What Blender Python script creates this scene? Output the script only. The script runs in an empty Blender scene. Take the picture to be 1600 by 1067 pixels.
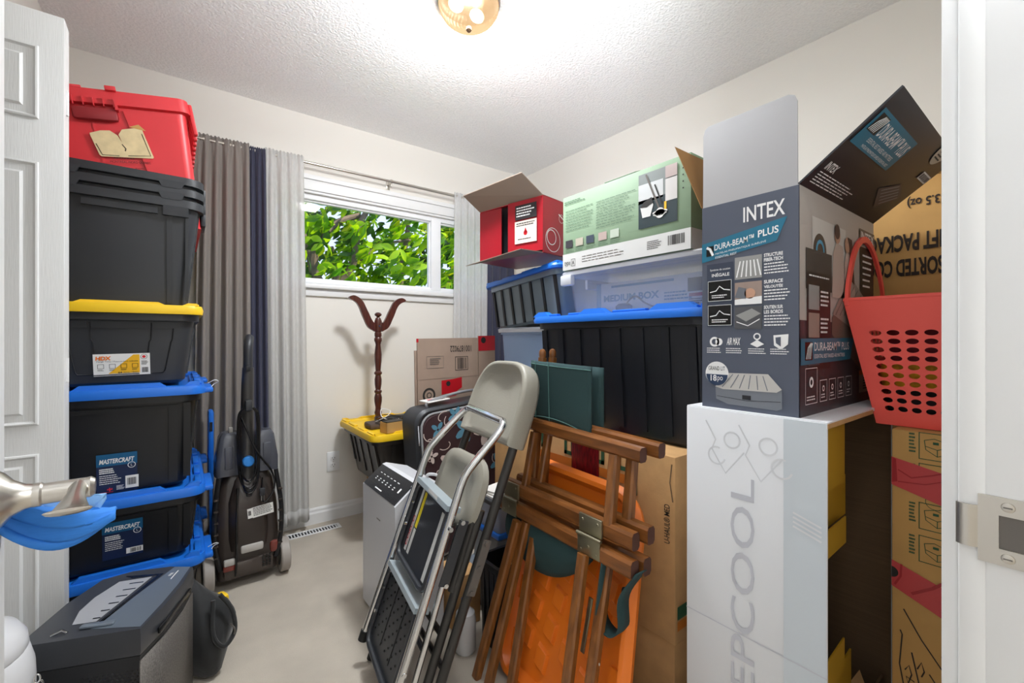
import bpy, bmesh, math, random
from mathutils import Vector as V, Matrix as MX
random.seed(7)
S = bpy.context.scene
COL = S.collection
PI = math.pi

def lin(h):
    c = [int(h[i:i+2], 16)/255 for i in (0, 2, 4)]
    return [(x/12.92 if x <= .04045 else ((x+.055)/1.055)**2.4) for x in c] + [1]

# ---------------------------------------------------------------- camera, world, lights, exposure
S.view_settings.view_transform = 'Standard'
S.view_settings.look = 'None'
S.view_settings.gamma = 1
S.view_settings.use_curve_mapping = False
S.view_settings.exposure = 0.32
cd = bpy.data.cameras.new('camera')
cd.sensor_width = 36
cd.lens = 683/1600*36
cd.shift_y = -3.5/1600
cd.clip_start = .02
cam = bpy.data.objects.new('camera', cd)
COL.objects.link(cam)
cam.location = (0, 0, 1.11)
cam.rotation_euler = (PI/2, 0, -math.radians(37.2))
S.camera = cam

w = bpy.data.worlds.new('sky')
S.world = w
w.use_nodes = True
bg = w.node_tree.nodes['Background']
bg.inputs[0].default_value = lin('C3D3F6')
bg.inputs[1].default_value = 1.35

def lamp(name, typ, loc, energy, color, size=.1, rot=(0, 0, 0), **k):
    d = bpy.data.lights.new(name, typ)
    d.energy = energy
    d.color = lin(color)[:3]
    if typ == 'AREA':
        d.size = size
        if 'size_y' in k:
            d.shape = 'RECTANGLE'
            d.size_y = k['size_y']
    elif typ == 'SUN':
        d.angle = .02
    else:
        d.shadow_soft_size = size
    o = bpy.data.objects.new(name, d)
    COL.objects.link(o)
    o.location = loc
    o.rotation_euler = rot
    return o
lamp('sun', 'SUN', (6, -2, 9), 7.0, 'FFF0D0', rot=(math.radians(38), 0, math.radians(50)))
# unseen fill lights added in the hall, and the ceiling lamp in the room (see ceiling_light)
lamp('hall_fill', 'AREA', (.75, -.85, 2.40), 22, 'F1F6FB', .9, size_y=.7)  # added overhead fill from behind the camera, no fixture there
up = lamp('ceiling_fill', 'AREA', (-.05, -.50, 1.45), 21, 'F1F6FB', .3)  # added unseen fill, aimed up to brighten ceiling and upper walls
up.rotation_euler = V((.85, 1.25, 1.40)).to_track_quat('-Z', 'Y').to_euler()
up.data.spread = math.radians(85)
lamp('room_lamp', 'POINT', (.90, 1.465, 2.345), 36, 'F1F6FB', .07)
lamp('room_lamp_down', 'AREA', (.90, 1.465, 2.296), 18, 'F1F6FB', .22)

# ---------------------------------------------------------------- materials
MATS = {}
def mat(name, hexc, rough=.5, metal=0., var=0., vs=8., bump=0., bs=60., coat=0., hex2=None, spec=.5, stretch=None, trans=0., alpha=1., emit=None, es=0., sheen=0., detail=3):
    if name in MATS:
        return MATS[name]
    m = bpy.data.materials.new(name)
    m.use_nodes = True
    nt = m.node_tree
    b = nt.nodes['Principled BSDF']
    def N(t): return nt.nodes.new(t)
    def L(a, c): nt.links.new(a, c)
    b.inputs['Base Color'].default_value = lin(hexc)
    b.inputs['Roughness'].default_value = rough
    b.inputs['Metallic'].default_value = metal
    b.inputs['Coat Weight'].default_value = coat
    b.inputs['Specular IOR Level'].default_value = spec
    b.inputs['Transmission Weight'].default_value = trans
    b.inputs['Alpha'].default_value = alpha
    b.inputs['Sheen Weight'].default_value = sheen
    if emit:
        b.inputs['Emission Color'].default_value = lin(emit)
        b.inputs['Emission Strength'].default_value = es
    tc = N('ShaderNodeTexCoord')
    src = tc.outputs['Object']
    if stretch:
        mp = N('ShaderNodeMapping')
        mp.inputs['Scale'].default_value = stretch
        L(src, mp.inputs['Vector'])
        src = mp.outputs['Vector']
    if var or hex2:
        n = N('ShaderNodeTexNoise')
        n.inputs['Scale'].default_value = vs
        n.inputs['Detail'].default_value = detail
        L(src, n.inputs['Vector'])
        r = N('ShaderNodeValToRGB')
        c = lin(hexc)
        if hex2:
            r.color_ramp.elements[0].color = lin(hex2)
            r.color_ramp.elements[1].color = c
        else:
            r.color_ramp.elements[0].color = [max(0, x*(1-var)) for x in c[:3]]+[1]
            r.color_ramp.elements[1].color = [min(1, x*(1+var*.6)) for x in c[:3]]+[1]
        r.color_ramp.elements[0].position = .32
        r.color_ramp.elements[1].position = .68
        L(n.outputs['Fac'], r.inputs['Fac'])
        L(r.outputs['Color'], b.inputs['Base Color'])
    if bump:
        n = N('ShaderNodeTexNoise')
        n.inputs['Scale'].default_value = bs
        n.inputs['Detail'].default_value = 2
        L(src, n.inputs['Vector'])
        bp = N('ShaderNodeBump')
        bp.inputs['Strength'].default_value = bump
        bp.inputs['Distance'].default_value = .004
        L(n.outputs['Fac'], bp.inputs['Height'])
        L(bp.outputs['Normal'], b.inputs['Normal'])
    MATS[name] = m
    return m

def sheermat(name, hexc, tr):
    m = bpy.data.materials.new(name)
    m.use_nodes = True
    nt = m.node_tree
    nt.nodes.clear()
    N = nt.nodes.new
    o = N('ShaderNodeOutputMaterial')
    d = N('ShaderNodeBsdfDiffuse'); d.inputs[0].default_value = lin(hexc)
    t = N('ShaderNodeBsdfTranslucent'); t.inputs[0].default_value = lin(hexc)
    a = N('ShaderNodeMixShader'); a.inputs[0].default_value = .4
    p = N('ShaderNodeBsdfTransparent')
    z = N('ShaderNodeMixShader')
    tc = N('ShaderNodeTexCoord'); n = N('ShaderNodeTexNoise')
    mp = N('ShaderNodeMapping'); mp.inputs['Scale'].default_value = (260, 260, 40)
    n.inputs['Scale'].default_value = 1.
    r = N('ShaderNodeMapRange'); r.inputs[3].default_value = max(0, tr-.12); r.inputs[4].default_value = min(1, tr+.12)
    l = nt.links.new
    l(tc.outputs['Object'], mp.inputs['Vector']); l(mp.outputs['Vector'], n.inputs['Vector'])
    l(n.outputs['Fac'], r.inputs[0]); l(r.outputs[0], z.inputs[0])
    l(d.outputs[0], a.inputs[1]); l(t.outputs[0], a.inputs[2])
    l(a.outputs[0], z.inputs[1]); l(p.outputs[0], z.inputs[2]); l(z.outputs[0], o.inputs[0])
    return m

def clearmat(name, hexc, tr, rough=.1):
    """thin clear plastic or glass: part transparent, part glossy, part diffuse"""
    m = bpy.data.materials.new(name)
    m.use_nodes = True
    nt = m.node_tree
    nt.nodes.clear()
    N = nt.nodes.new; l = nt.links.new
    o = N('ShaderNodeOutputMaterial')
    p = N('ShaderNodeBsdfTransparent'); p.inputs[0].default_value = (1, 1, 1, 1)
    b = N('ShaderNodeBsdfPrincipled'); b.inputs['Base Color'].default_value = lin(hexc); b.inputs['Roughness'].default_value = rough
    z = N('ShaderNodeMixShader'); z.inputs[0].default_value = 1-tr
    l(p.outputs[0], z.inputs[1]); l(b.outputs[0], z.inputs[2]); l(z.outputs[0], o.inputs[0])
    return m

def glassmat(name):
    m = bpy.data.materials.new(name); m.use_nodes = True
    nt = m.node_tree; nt.nodes.clear(); N = nt.nodes.new; l = nt.links.new
    o = N('ShaderNodeOutputMaterial'); p = N('ShaderNodeBsdfTransparent'); g = N('ShaderNodeBsdfGlossy'); g.inputs['Roughness'].default_value = .02
    z = N('ShaderNodeMixShader'); f = N('ShaderNodeFresnel'); f.inputs[0].default_value = 1.2
    l(f.outputs[0], z.inputs[0]); l(p.outputs[0], z.inputs[1]); l(g.outputs[0], z.inputs[2]); l(z.outputs[0], o.inputs[0])
    return m

WALL = mat('wall_paint', 'E8E4DD', .75, bump=.05, bs=220)
CEIL = mat('ceiling_stipple', 'FDFEFF', .9, bump=1., bs=95, var=.06, vs=95)
FLOOR = mat('floor_carpet', 'C2B8AA', .95, var=.10, vs=5, bump=.5, bs=420)
TRIM = mat('trim_paint', 'E9E9E9', .35)
DOORM = mat('door_paint', 'E2E2E1', .45, bump=.18, bs=3., stretch=(160, 160, 6))
VINYL = mat('window_vinyl', 'F0F1F3', .3)
CHROME = mat('chrome', 'D8DADC', .12, 1.)
NICKEL = mat('brushed_nickel', 'C9C4BC', .28, 1.)
STEELD = mat('grey_steel', '6A6560', .4, .3)
BLACKP = mat('black_plastic', '323438', .42, var=.12, vs=3)
BLACKD = mat('black_plastic_dark', '1A1B1E', .4)
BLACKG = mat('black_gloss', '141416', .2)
RUBBER = mat('black_rubber', '121212', .7)
BLUE = mat('blue_lid_plastic', '1B6FD6', .38)
YEL = mat('yellow_lid_plastic', 'F2C61E', .42)
KRAFT = mat('kraft_cardboard', 'C89C68', .85, var=.08, vs=20, bump=.1, bs=90)
KRAFTD = mat('kraft_inside', '7A6147', .9, var=.10, vs=6, bump=.15, bs=3, stretch=(1, 1, 60))
TAN = mat('tan_cardboard', 'C79A5A', .8, var=.06, vs=12)
GREYK = mat('grey_brown_cardboard', '9C8676', .85, var=.06, vs=12)
WHITE = mat('white_card', 'E6E8EC', .5)
INK = mat('black_ink', '1E1A17', .7)
INKW = mat('white_ink', 'F2F2F2', .6)
PAPER = mat('white_paper', 'EDEBE6', .7)

# ---------------------------------------------------------------- mesh builder
class B:
    def __init__(s):
        s.v = []; s.f = []
    def add(s, vs, fs, m=None):
        n = len(s.v)
        s.v += [(m @ V(p)) if m else V(p) for p in vs]
        s.f += [[i+n for i in q] for q in fs]
        return s
    def box(s, x0, y0, z0, x1, y1, z1, bev=0, seg=2, m=None):
        vs = [(x, y, z) for z in (z0, z1) for y in (y0, y1) for x in (x0, x1)]
        fs = [(0, 2, 3, 1), (4, 5, 7, 6), (0, 1, 5, 4), (2, 6, 7, 3), (0, 4, 6, 2), (1, 3, 7, 5)]
        if not bev:
            return s.add(vs, fs, m)
        bm = bmesh.new()
        q = [bm.verts.new(p) for p in vs]
        for f in fs: bm.faces.new([q[i] for i in f])
        bev = min(bev, .49*min(abs(x1-x0), abs(y1-y0), abs(z1-z0)))
        bmesh.ops.bevel(bm, geom=bm.edges[:], offset=bev, segments=seg, profile=.5, affect='EDGES')
        bm.verts.index_update()
        s.add([tuple(p.co) for p in bm.verts], [[p.index for p in f.verts] for f in bm.faces], m)
        bm.free()
        return s
    def loft(s, rings, cap0=True, cap1=True, m=None, closed=True):
        n = len(rings[0]); vs = [p for r in rings for p in r]; fs = []
        for i in range(len(rings)-1):
            for j in range(n if closed else n-1):
                k = (j+1) % n
                fs.append((i*n+j, i*n+k, (i+1)*n+k, (i+1)*n+j))
        if cap0: fs.append(tuple(range(n-1, -1, -1)))
        if cap1: fs.append(tuple(range((len(rings)-1)*n, len(rings)*n)))
        return s.add(vs, fs, m)
    def tube(s, pts, r, n=10, m=None, cap=True, closed=False):
        pts = [V(p) for p in pts]
        rs = r if isinstance(r, (list, tuple)) else [r]*len(pts)
        rings = []; up = None
        for i, p in enumerate(pts):
            a = pts[i-1] if i > 0 or closed else p
            b = pts[(i+1) % len(pts)] if i < len(pts)-1 or closed else p
            t = (b-a).normalized()
            if up is None:
                up = V((0, 0, 1)) if abs(t.z) < .9 else V((1, 0, 0))
            x = up.cross(t).normalized(); y = t.cross(x); up = y
            rings.append([p+(x*math.cos(2*PI*j/n)+y*math.sin(2*PI*j/n))*rs[i] for j in range(n)])
        if closed: rings.append(rings[0])
        return s.loft(rings, cap and not closed, cap and not closed, m)
    def lathe(s, prof, n=24, m=None, cap=True):
        return s.loft([[(r*math.cos(2*PI*j/n), r*math.sin(2*PI*j/n), z) for j in range(n)] for r, z in prof], cap, cap, m)
    def prism(s, poly, h0, h1, m=None):
        """polygon in xy extruded along z from h0 to h1"""
        return s.loft([[(x, y, h0) for x, y in poly], [(x, y, h1) for x, y in poly]], m=m)
    def hexa(s, q, t, m=None):
        """slab: quad q (4 pts, counterclockwise from the front) thickened backwards by vector t"""
        q = [V(p) for p in q]; t = V(t)
        return s.add(q+[p+t for p in q], [(0, 1, 2, 3), (7, 6, 5, 4), (0, 4, 5, 1), (1, 5, 6, 2), (2, 6, 7, 3), (3, 7, 4, 0)], m)
    def sphere(s, c, r, n=12, sc=(1, 1, 1), m=None):
        rings = []
        for i in range(n//2+1):
            a = -PI/2+PI*i/(n//2); rr = max(math.cos(a), .02)
            rings.append([(c[0]+sc[0]*r*rr*math.cos(2*PI*j/n), c[1]+sc[1]*r*rr*math.sin(2*PI*j/n), c[2]+sc[2]*r*math.sin(a)) for j in range(n)])
        return s.loft(rings, m=m)
    def grid(s, fn, nu, nv, m=None, flip=False):
        vs = [fn(i/nu, j/nv) for j in range(nv+1) for i in range(nu+1)]
        fs = []
        for j in range(nv):
            for i in range(nu):
                a = j*(nu+1)+i
                fs.append((a, a+1, a+nu+2, a+nu+1))
        return s.add(vs, fs, m)
    def mesh(s, name, smooth=True, ang=35):
        me = bpy.data.meshes.new(name)
        me.from_pydata([tuple(p) for p in s.v], [], s.f)
        me.validate()
        bm = bmesh.new(); bm.from_mesh(me)
        bmesh.ops.recalc_face_normals(bm, faces=bm.faces)
        bm.to_mesh(me); bm.free()
        if smooth:
            me.polygons.foreach_set('use_smooth', [True]*len(me.polygons))
            me.set_sharp_from_angle(angle=math.radians(ang))
        return me
    def build(s, name, m, parent=None, label=None, smooth=True, ang=35, thick=0):
        me = s.mesh(name, smooth, ang)
        me.materials.append(m)
        o = bpy.data.objects.new(name, me)
        COL.objects.link(o)
        if parent: o.parent = parent
        if label: o['label'] = label
        if thick:
            k = o.modifiers.new('solid', 'SOLIDIFY'); k.thickness = thick; k.offset = 0
        return o

def bez(pts, n=8):
    """Catmull-Rom through points"""
    P = [V(p) for p in pts]; P = [P[0]*2-P[1]]+P+[P[-1]*2-P[-2]]; out = []
    for i in range(1, len(P)-2):
        for k in range(n):
            t = k/n
            a, b, c, d = P[i-1:i+3]
            out.append(.5*((2*b)+(c-a)*t+(2*a-5*b+4*c-d)*t*t+(3*b-a-3*c+d)*t**3))
    out.append(P[-2])
    return out
def rr(hx, hy, r, z, n=4, cx=0, cy=0):
    out = []
    r = min(r, hx*.98, hy*.98)
    for q, (sx, sy) in enumerate(((1, 1), (-1, 1), (-1, -1), (1, -1))):
        for k in range(n+1):
            a = PI/2*q+PI/2*k/n
            out.append((cx+sx*(hx-r)+r*math.cos(a), cy+sy*(hy-r)+r*math.sin(a), z))
    return out
def thing(name, label, cat, loc=(0, 0, 0), rz=0, group=None, rot=None):
    o = bpy.data.objects.new(name, None)
    o.empty_display_size = .05
    COL.objects.link(o)
    o.location = loc
    o.rotation_euler = rot or (0, 0, math.radians(rz))
    o['label'] = label; o['category'] = cat
    if group: o['group'] = group
    return o
def tag(o, label, cat, group=None):
    o['label'] = label; o['category'] = cat
    if group: o['group'] = group
    return o
def struct(name, b, m, label=None, smooth=False, parent=None):
    o = b.build(name, m, parent, label, smooth)
    if not parent: o['kind'] = 'structure'
    return o
def clone(o, parent, loc=None, rot=None):
    c = o.copy(); COL.objects.link(c); c.parent = parent
    if loc is not None: c.location = loc
    if rot is not None: c.rotation_euler = rot
    return c

# ---------------------------------------------------------------- flat print on a face
def frame(o, u, v):
    u = V(u).normalized(); v = V(v); v = (v-u*v.dot(u)).normalized(); n = u.cross(v)
    m = MX((u, v, n)).transposed().to_4x4(); m.translation = V(o)
    return m
def fx(x, y1, z0): return frame((x, y1, z0), (0, -1, 0), (0, 0, 1))      # face towards -x, origin lower left seen from outside
def fy(y, x0, z0): return frame((x0, y, z0), (1, 0, 0), (0, 0, 1))       # face towards -y
class Print:
    """coordinates u, t are fractions of the face: u from the left, t from the TOP"""
    def __init__(s, parent, fr, W, H):
        s.p, s.m, s.W, s.H = parent, fr, W, H
    def q(s, u, t, l): return s.m @ V((u*s.W, (1-t)*s.H, .0006*l))
    def poly(s, pts, m, name='print', l=1, label=None):
        b = B(); b.add([s.q(u, t, l) for u, t in pts], [list(range(len(pts)))])
        return b.build(name, m, s.p, label, False)
    def rect(s, u0, t0, u1, t1, m, name='print', l=1, label=None):
        return s.poly([(u0, t1), (u1, t1), (u1, t0), (u0, t0)], m, name, l, label)
    def disc(s, u, t, r, m, name='emblem', l=1, a0=0, a1=2*PI, n=28, r2=None):
        b = B()
        if r2 is None:
            k = n if abs(a1-a0) > 6.2 else n+1
            b.add([s.q(u+r*math.cos(a0+(a1-a0)*i/n)/s.W, t-r*math.sin(a0+(a1-a0)*i/n)/s.H, l) for i in range(k)], [list(range(k))])
        else:
            b.loft([[s.q(u+x*math.cos(a0+(a1-a0)*i/n)/s.W, t-x*math.sin(a0+(a1-a0)*i/n)/s.H, l) for i in range(n+1)] for x in (r, r2)], False, False, closed=False)
        return b.build(name, m, s.p, None, False)
    def outline(s, u0, t0, u1, t1, w, m, name='printed_frame', l=1):
        b = B(); a, c = w/s.W, w/s.H
        for x0, y0, x1, y1 in ((u0, t0, u1, t0+c), (u0, t1-c, u1, t1), (u0, t0, u0+a, t1), (u1-a, t0, u1, t1)):
            b.add([s.q(x0, y1, l), s.q(x1, y1, l), s.q(x1, y0, l), s.q(x0, y0, l)], [(0, 1, 2, 3)])
        return b.build(name, m, s.p, None, False)
    def rows(s, u0, t0, u1, t1, n, m, name='fine_print', l=1, fill=.45, rag=.3):
        b = B(); h = (t1-t0)/n
        for i in range(n):
            x = u0
            end = u1-random.random()*rag*(u1-u0)
            while x < end:
                wd = min((u1-u0)*random.uniform(.05, .14), end-x)
                y = t0+h*i
                b.add([s.q(x, y+h*fill, l), s.q(x+wd, y+h*fill, l), s.q(x+wd, y, l), s.q(x, y, l)], [(0, 1, 2, 3)])
                x += wd+(u1-u0)*.018
        return b.build(name, m, s.p, None, False)
    def bars(s, u0, t0, u1, t1, n, m, name='barcode', l=2):
        b = B(); x = u0; st = (u1-u0)/n
        for i in range(n):
            wd = st*random.choice((.3, .5, .75))
            b.add([s.q(x, t1, l), s.q(x+wd, t1, l), s.q(x+wd, t0, l), s.q(x, t0, l)], [(0, 1, 2, 3)])
            x += st
        return b.build(name, m, s.p, None, False)
    def stroke(s, pts, w, m, name='drawn_line', l=1):
        b = B(); P = [V((u*s.W, -t*s.H, 0)) for u, t in pts]; L, R = [], []
        for i, p in enumerate(P):
            d = (P[min(i+1, len(P)-1)]-P[max(i-1, 0)]).normalized(); n = V((-d.y, d.x, 0))*w/2
            for lst, k in ((L, n), (R, -n)):
                e = p+k; lst.append(s.q(e.x/s.W, -e.y/s.H, l))
        b.loft([L, R], False, False, closed=False)
        return b.build(name, m, s.p, None, False)
    def text(s, txt, u0, t0, u1, t1, m, rot=0, bold=0., name='lettering', l=2, shear=0.):
        """text stretched into the rectangle; rot in quarter turns (1 = reads upwards, 2 = upside down, 3 = reads downwards)"""
        vs, fs = glyphs(txt, bold, shear)
        if not vs: return
        xs = [p[0] for p in vs]; ys = [p[1] for p in vs]
        x0, x1, y0, y1 = min(xs), max(xs), min(ys), max(ys)
        b = B(); out = []
        for x, y in vs:
            a = (x-x0)/(x1-x0); c = (y-y0)/(y1-y0)
            a, c = ((a, c), (1-c, a), (1-a, 1-c), (c, 1-a))[rot]
            out.append(s.q(u0+(u1-u0)*a, t1+(t0-t1)*c, l))
        b.add(out, fs)
        return b.build(name, m, s.p, None, False)
GL = {}
def glyphs(txt, bold, shear=0.):
    k = (txt, bold, shear)
    if k not in GL:
        c = bpy.data.curves.new('t', 'FONT'); c.body = txt; c.resolution_u = 3; c.offset = bold; c.shear = shear
        o = bpy.data.objects.new('t', c); COL.objects.link(o)
        bpy.context.view_layer.update()
        me = bpy.data.meshes.new_from_object(o.evaluated_get(bpy.context.evaluated_depsgraph_get()))
        GL[k] = ([(p.co.x, p.co.y) for p in me.vertices], [list(f.vertices) for f in me.polygons])
        bpy.data.objects.remove(o); bpy.data.curves.remove(c); bpy.data.meshes.remove(me)
    return GL[k]
# ================================================================ THE ROOM
XL, XR, YF, YW, ZC = -.45, 2.27, .08, 2.82, 2.45
struct('floor', B().box(-1.2, -1.6, -.06, XR+.1, YW+.1, 0), FLOOR, 'grey beige short pile carpet floor')
struct('ceiling', B().box(-1.2, -1.6, ZC, XR+.1, YW+.1, ZC+.08), CEIL, 'white stippled ceiling')
struct('wall_right', B().box(XR, -.04, 0, XR+.1, YW+.1, ZC), WALL, 'off white painted right wall')
WX0, WX1, WZ0, WZ1 = .40, 2.00, 1.44, 1.985     # window opening
b = B().box(-1.2, YW, 0, WX0, YW+.14, ZC).box(WX1, YW, 0, XR+.1, YW+.14, ZC).box(WX0, YW, 0, WX1, YW+.14, WZ0).box(WX0, YW, WZ1, WX1, YW+.14, ZC)
struct('wall_back', b, WALL, 'off white painted window wall')
b = B().box(XL-.1, YF, 0, XL, .45, ZC).box(XL-.1, 1.87, 0, XL, YW, ZC).box(XL-.1, .45, 2.05, XL, 1.87, ZC)
struct('wall_left', b, WALL, 'off white left wall with closet opening')
struct('wall_closet', B().box(-1.2, .3, 0, -1.15, YW, ZC).box(-1.15, .3, 0, XL-.1, .35, ZC).box(-1.15, 2.2, 0, XL-.1, 2.25, ZC), WALL)
b = B().box(-1.2, -.04, 0, -.21, YF, ZC).box(.70, -.04, 0, XR, YF, ZC).box(-.21, -.04, 2.06, .70, YF, ZC)
struct('wall_front', b, WALL, 'off white wall around the entry doorway')
struct('wall_hall', B().box(-1.2, -1.6, 0, XR+.1, -1.5, ZC).box(-1.2, -1.5, 0, -1.1, -.04, ZC).box(1.6, -1.5, 0, 1.7, -.04, ZC), WALL)
bb = B()
prof = [(0, 0), (-.014, 0), (-.014, .062), (-.009, .072), (-.009, .084), (-.004, .095), (0, .095)]
bb.loft([[(x, YW+p, z) for p, z in prof] for x in (XL, XR)])
struct('baseboard_back', bb, TRIM, 'white moulded baseboard under the window')
bb = B().loft([[(XR+p, y, z) for p, z in prof] for y in (YF, YW)])
struct('baseboard_right', bb, TRIM)
bb = B().loft([[(XL-p, y, z) for p, z in prof] for y in (1.95, YW)])
struct('baseboard_left', bb, TRIM)

# window: casing, frame, two panes, mullion
wd = thing('window_1', 'wide white vinyl slider window with tree behind', 'window'); del wd['category']; wd['kind'] = 'structure'
def ringbox(x0, x1, z0, z1, w, y0, y1, bev=.004):
    b = B()
    b.box(x0, y0, z1-w, x1, y1, z1, bev).box(x0, y0, z0, x1, y1, z0+w, bev).box(x0, y0, z0+w*.9, x0+w, y1, z1-w*.9, bev).box(x1-w, y0, z0+w*.9, x1, y1, z1-w*.9, bev)
    return b
b = B()
cz = [(1.985, 2.0, .012), (2.0, 2.062, .022), (2.062, 2.09, .032)]
for z0, z1, t in cz: b.box(WX0-.09, YW-t, z0, WX1+.09, YW+.001, z1, .003)
for x0, x1 in ((WX0-.085, WX0), (WX1, WX1+.085)): b.box(x0, YW-.02, 1.40, x1, YW+.001, 1.99, .004)
b.box(WX0-.1, YW-.04, 1.415, WX1+.1, YW+.02, 1.44, .006).box(WX0-.08, YW-.016, 1.37, WX1+.08, YW+.001, 1.416, .004)
b.build('window_casing', TRIM, wd)
ringbox(WX0, WX1, WZ0, WZ1, .032, YW+.01, YW+.09).build('window_frame', VINYL, wd)
B().box(1.425, YW+.005, WZ0+.02, 1.5, YW+.08, WZ1-.02, .005).build('mullion', VINYL, wd)
b = ringbox(WX0+.03, 1.43, WZ0+.03, WZ1-.03, .012, YW+.03, YW+.06, .003)
b.build('sash', VINYL, wd)
ringbox(1.495, WX1-.03, WZ0+.03, WZ1-.03, .012, YW+.03, YW+.06, .003).build('sash', VINYL, wd)
GLASS = glassmat('window_glass')
B().box(WX0+.035, YW+.042, WZ0+.035, 1.43, YW+.046, WZ1-.035).build('pane', GLASS, wd)
B().box(1.495, YW+.042, WZ0+.035, WX1-.035, YW+.046, WZ1-.035).build('pane', GLASS, wd)

# entry doorway: jambs and strike plate
j = struct('trim_1', B().box(.632, -.05, 0, .70, .062, 2.06, .003).box(.6312, .060, 0, .70, .0805, 2.06, .004).box(.64, .079, 0, .715, .094, 2.12, .004), TRIM, 'white painted door jamb on the right', True)
B().box(-.21, -.05, 0, -.19, .08, 2.06, .003).box(-.275, .079, 0, -.195, .094, 2.12, .004).build('jamb', TRIM, j)
B().box(-.19, -.05, 2.04, .64, .08, 2.07, .003).build('jamb', TRIM, j)
# strike plate: flat plate with latch hole, curved lip and two screws
sp = B()
z0, z1, zm0, zm1 = .892, .9575, .908, .940
ys = [.010, .028, .052, .066]
for y0, y1, a, c in ((ys[0], ys[1], z0, z1), (ys[2], ys[3], z0, z1), (ys[1], ys[2], z0, zm0), (ys[1], ys[2], zm1, z1)):
    sp.box(.6292, y0, a, .6318, y1, c)
lip = [(.6292, .066), (.6268, .070), (.6262, .0745), (.6275, .079), (.6300, .0815)]
sp.loft([[(x, y, z) for z in (z0+.012, z1-.012)] + [(x+.002, y-.0006, z) for z in (z1-.012, z0+.012)] for x, y in lip])
spo = sp.build('strike_plate', NICKEL, j, 'brushed nickel strike plate with two screws')
for z in (.9, .949):
    m = MX.Translation((.6292, .046, z)) @ MX.Rotation(-PI/2, 4, 'Y')
    B().lathe([(.0048, 0), (.0044, .0012), (.0028, .0018)], 16, m).build('screw', NICKEL, spo)
    B().box(.6268, .043, z-.0006, .6276, .049, z+.0006).build('screw_slot', STEELD, spo)
B().box(.6312, .026, .905, .6335, .054, .943).build('latch_hole', STEELD, spo)

# entry door, open, seen almost edge on at the far left
d1 = thing('door_1', 'white open entry door at the left edge', 'door', (-.150, .08, 0), 1.65); del d1['category']; d1['kind'] = 'structure'
B().box(-.035, 0, .01, 0, .72, 2.03, .002).build('door_slab', DOORM, d1)
for z0, z1 in ((.2, .85), (1.02, 1.85)):
    B().box(-.001, .12, z0, .006, .60, z1, .005).build('panel_moulding', DOORM, d1)
hd = B()
m = MX.Translation((0, .655, .930)) @ MX.Rotation(PI/2, 4, 'Y')
hd.lathe([(.034, 0), (.034, .004), (.030, .010), (.020, .018), (.014, .028), (.0128, .036)], 28, m)
hd.lathe([(.0136, .034), (.0136, .040), (.0120, .042), (.0120, .078), (.0125, .082), (.0095, .086)], 20, m)
hdo = hd.build('door_handle', NICKEL, d1, 'brushed nickel lever handle')
# the lever runs back towards the hinge and flares at its tip
sec = []
for t, wz, th, dz in ((0, .0120, .0110, 0), (.014, .0085, .0090, .001), (.032, .0060, .0085, .001), (.052, .0045, .0110, -.001), (.070, .0040, .0150, -.004), (.082, .0038, .0185, -.003), (.088, .0030, .0190, .000), (.090, .0015, .0175, .001)):
    c = V((.072, .655-t, .930+dz))
    sec.append([c+V((th*math.cos(a), 0, wz*math.sin(a))) for a in [2*PI*i/16 for i in range(16)]])
B().loft(sec).build('lever', NICKEL, hdo)

# folded bifold closet door: two leaves hinged together
d2 = thing('door_2', 'white folded panelled bifold closet door', 'door', (-.265, 1.775, 0), 0); del d2['category']; d2['kind'] = 'structure'
def leaf(y0, y1, face):
    W = .33; t = y1-y0
    ps = [(.15, .79), (.87, 1.605), (1.725, 1.93)]
    b = B().box(-W, y0, .015, 0, y1, 2.03, .0015)
    o = b.build('leaf', DOORM, d2)
    for z0, z1 in ps:
        x0, x1 = -W+.052, -.050
        f = y0 if face < 0 else y1
        q = B()
        def rg(i, dy): return [(x0+i, f+face*dy, z0+i), (x1-i, f+face*dy, z0+i), (x1-i, f+face*dy, z1-i), (x0+i, f+face*dy, z1-i)]
        q.loft([rg(0, 0), rg(.002, .005), rg(.006, .006), rg(.010, .002), rg(.012, .0005), rg(.030, .0008), rg(.036, .006)], False, True)
        q.build('door_panel', DOORM, o, smooth=False)
    return o
l1 = leaf(0, .0335, -1)
l2 = leaf(.0365, .070, 1)
for z in (.3, 1.02, 1.80):
    B().box(-.004, .028, z-.035, .0015, .042, z+.035).tube([(.002, .035, z-.035), (.002, .035, z+.035)], .003, 8).build('hinge', TRIM, d2)

# curtain rod on brackets
rod = thing('curtain_rod', 'thin metal curtain rod above the window', 'curtain rod', (1.1, 2.75, 2.12))
B().tube([(-1.06, 0, .02), (1.1, 0, .02)], .008, 12).build('rod', NICKEL, rod)
B().tube([(-.01, 0, .02), (1.1, 0, .02)], .0095, 12).build('outer_sleeve', NICKEL, rod)
for x in (-1.0, 0., 1.05):
    B().box(x-.012, .06, -.015, x+.012, .07, .045, .003).tube([(x, .065, .012), (x, .0, .010)], .005, 8).tube([(x-.006, 0, .020), (x+.006, 0, .020)], .0125, 12).build('bracket', NICKEL, rod)
    B().tube([(x, 0, .006), (x, 0, -.014)], .005, 8).build('set_screw', NICKEL, rod)

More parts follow.
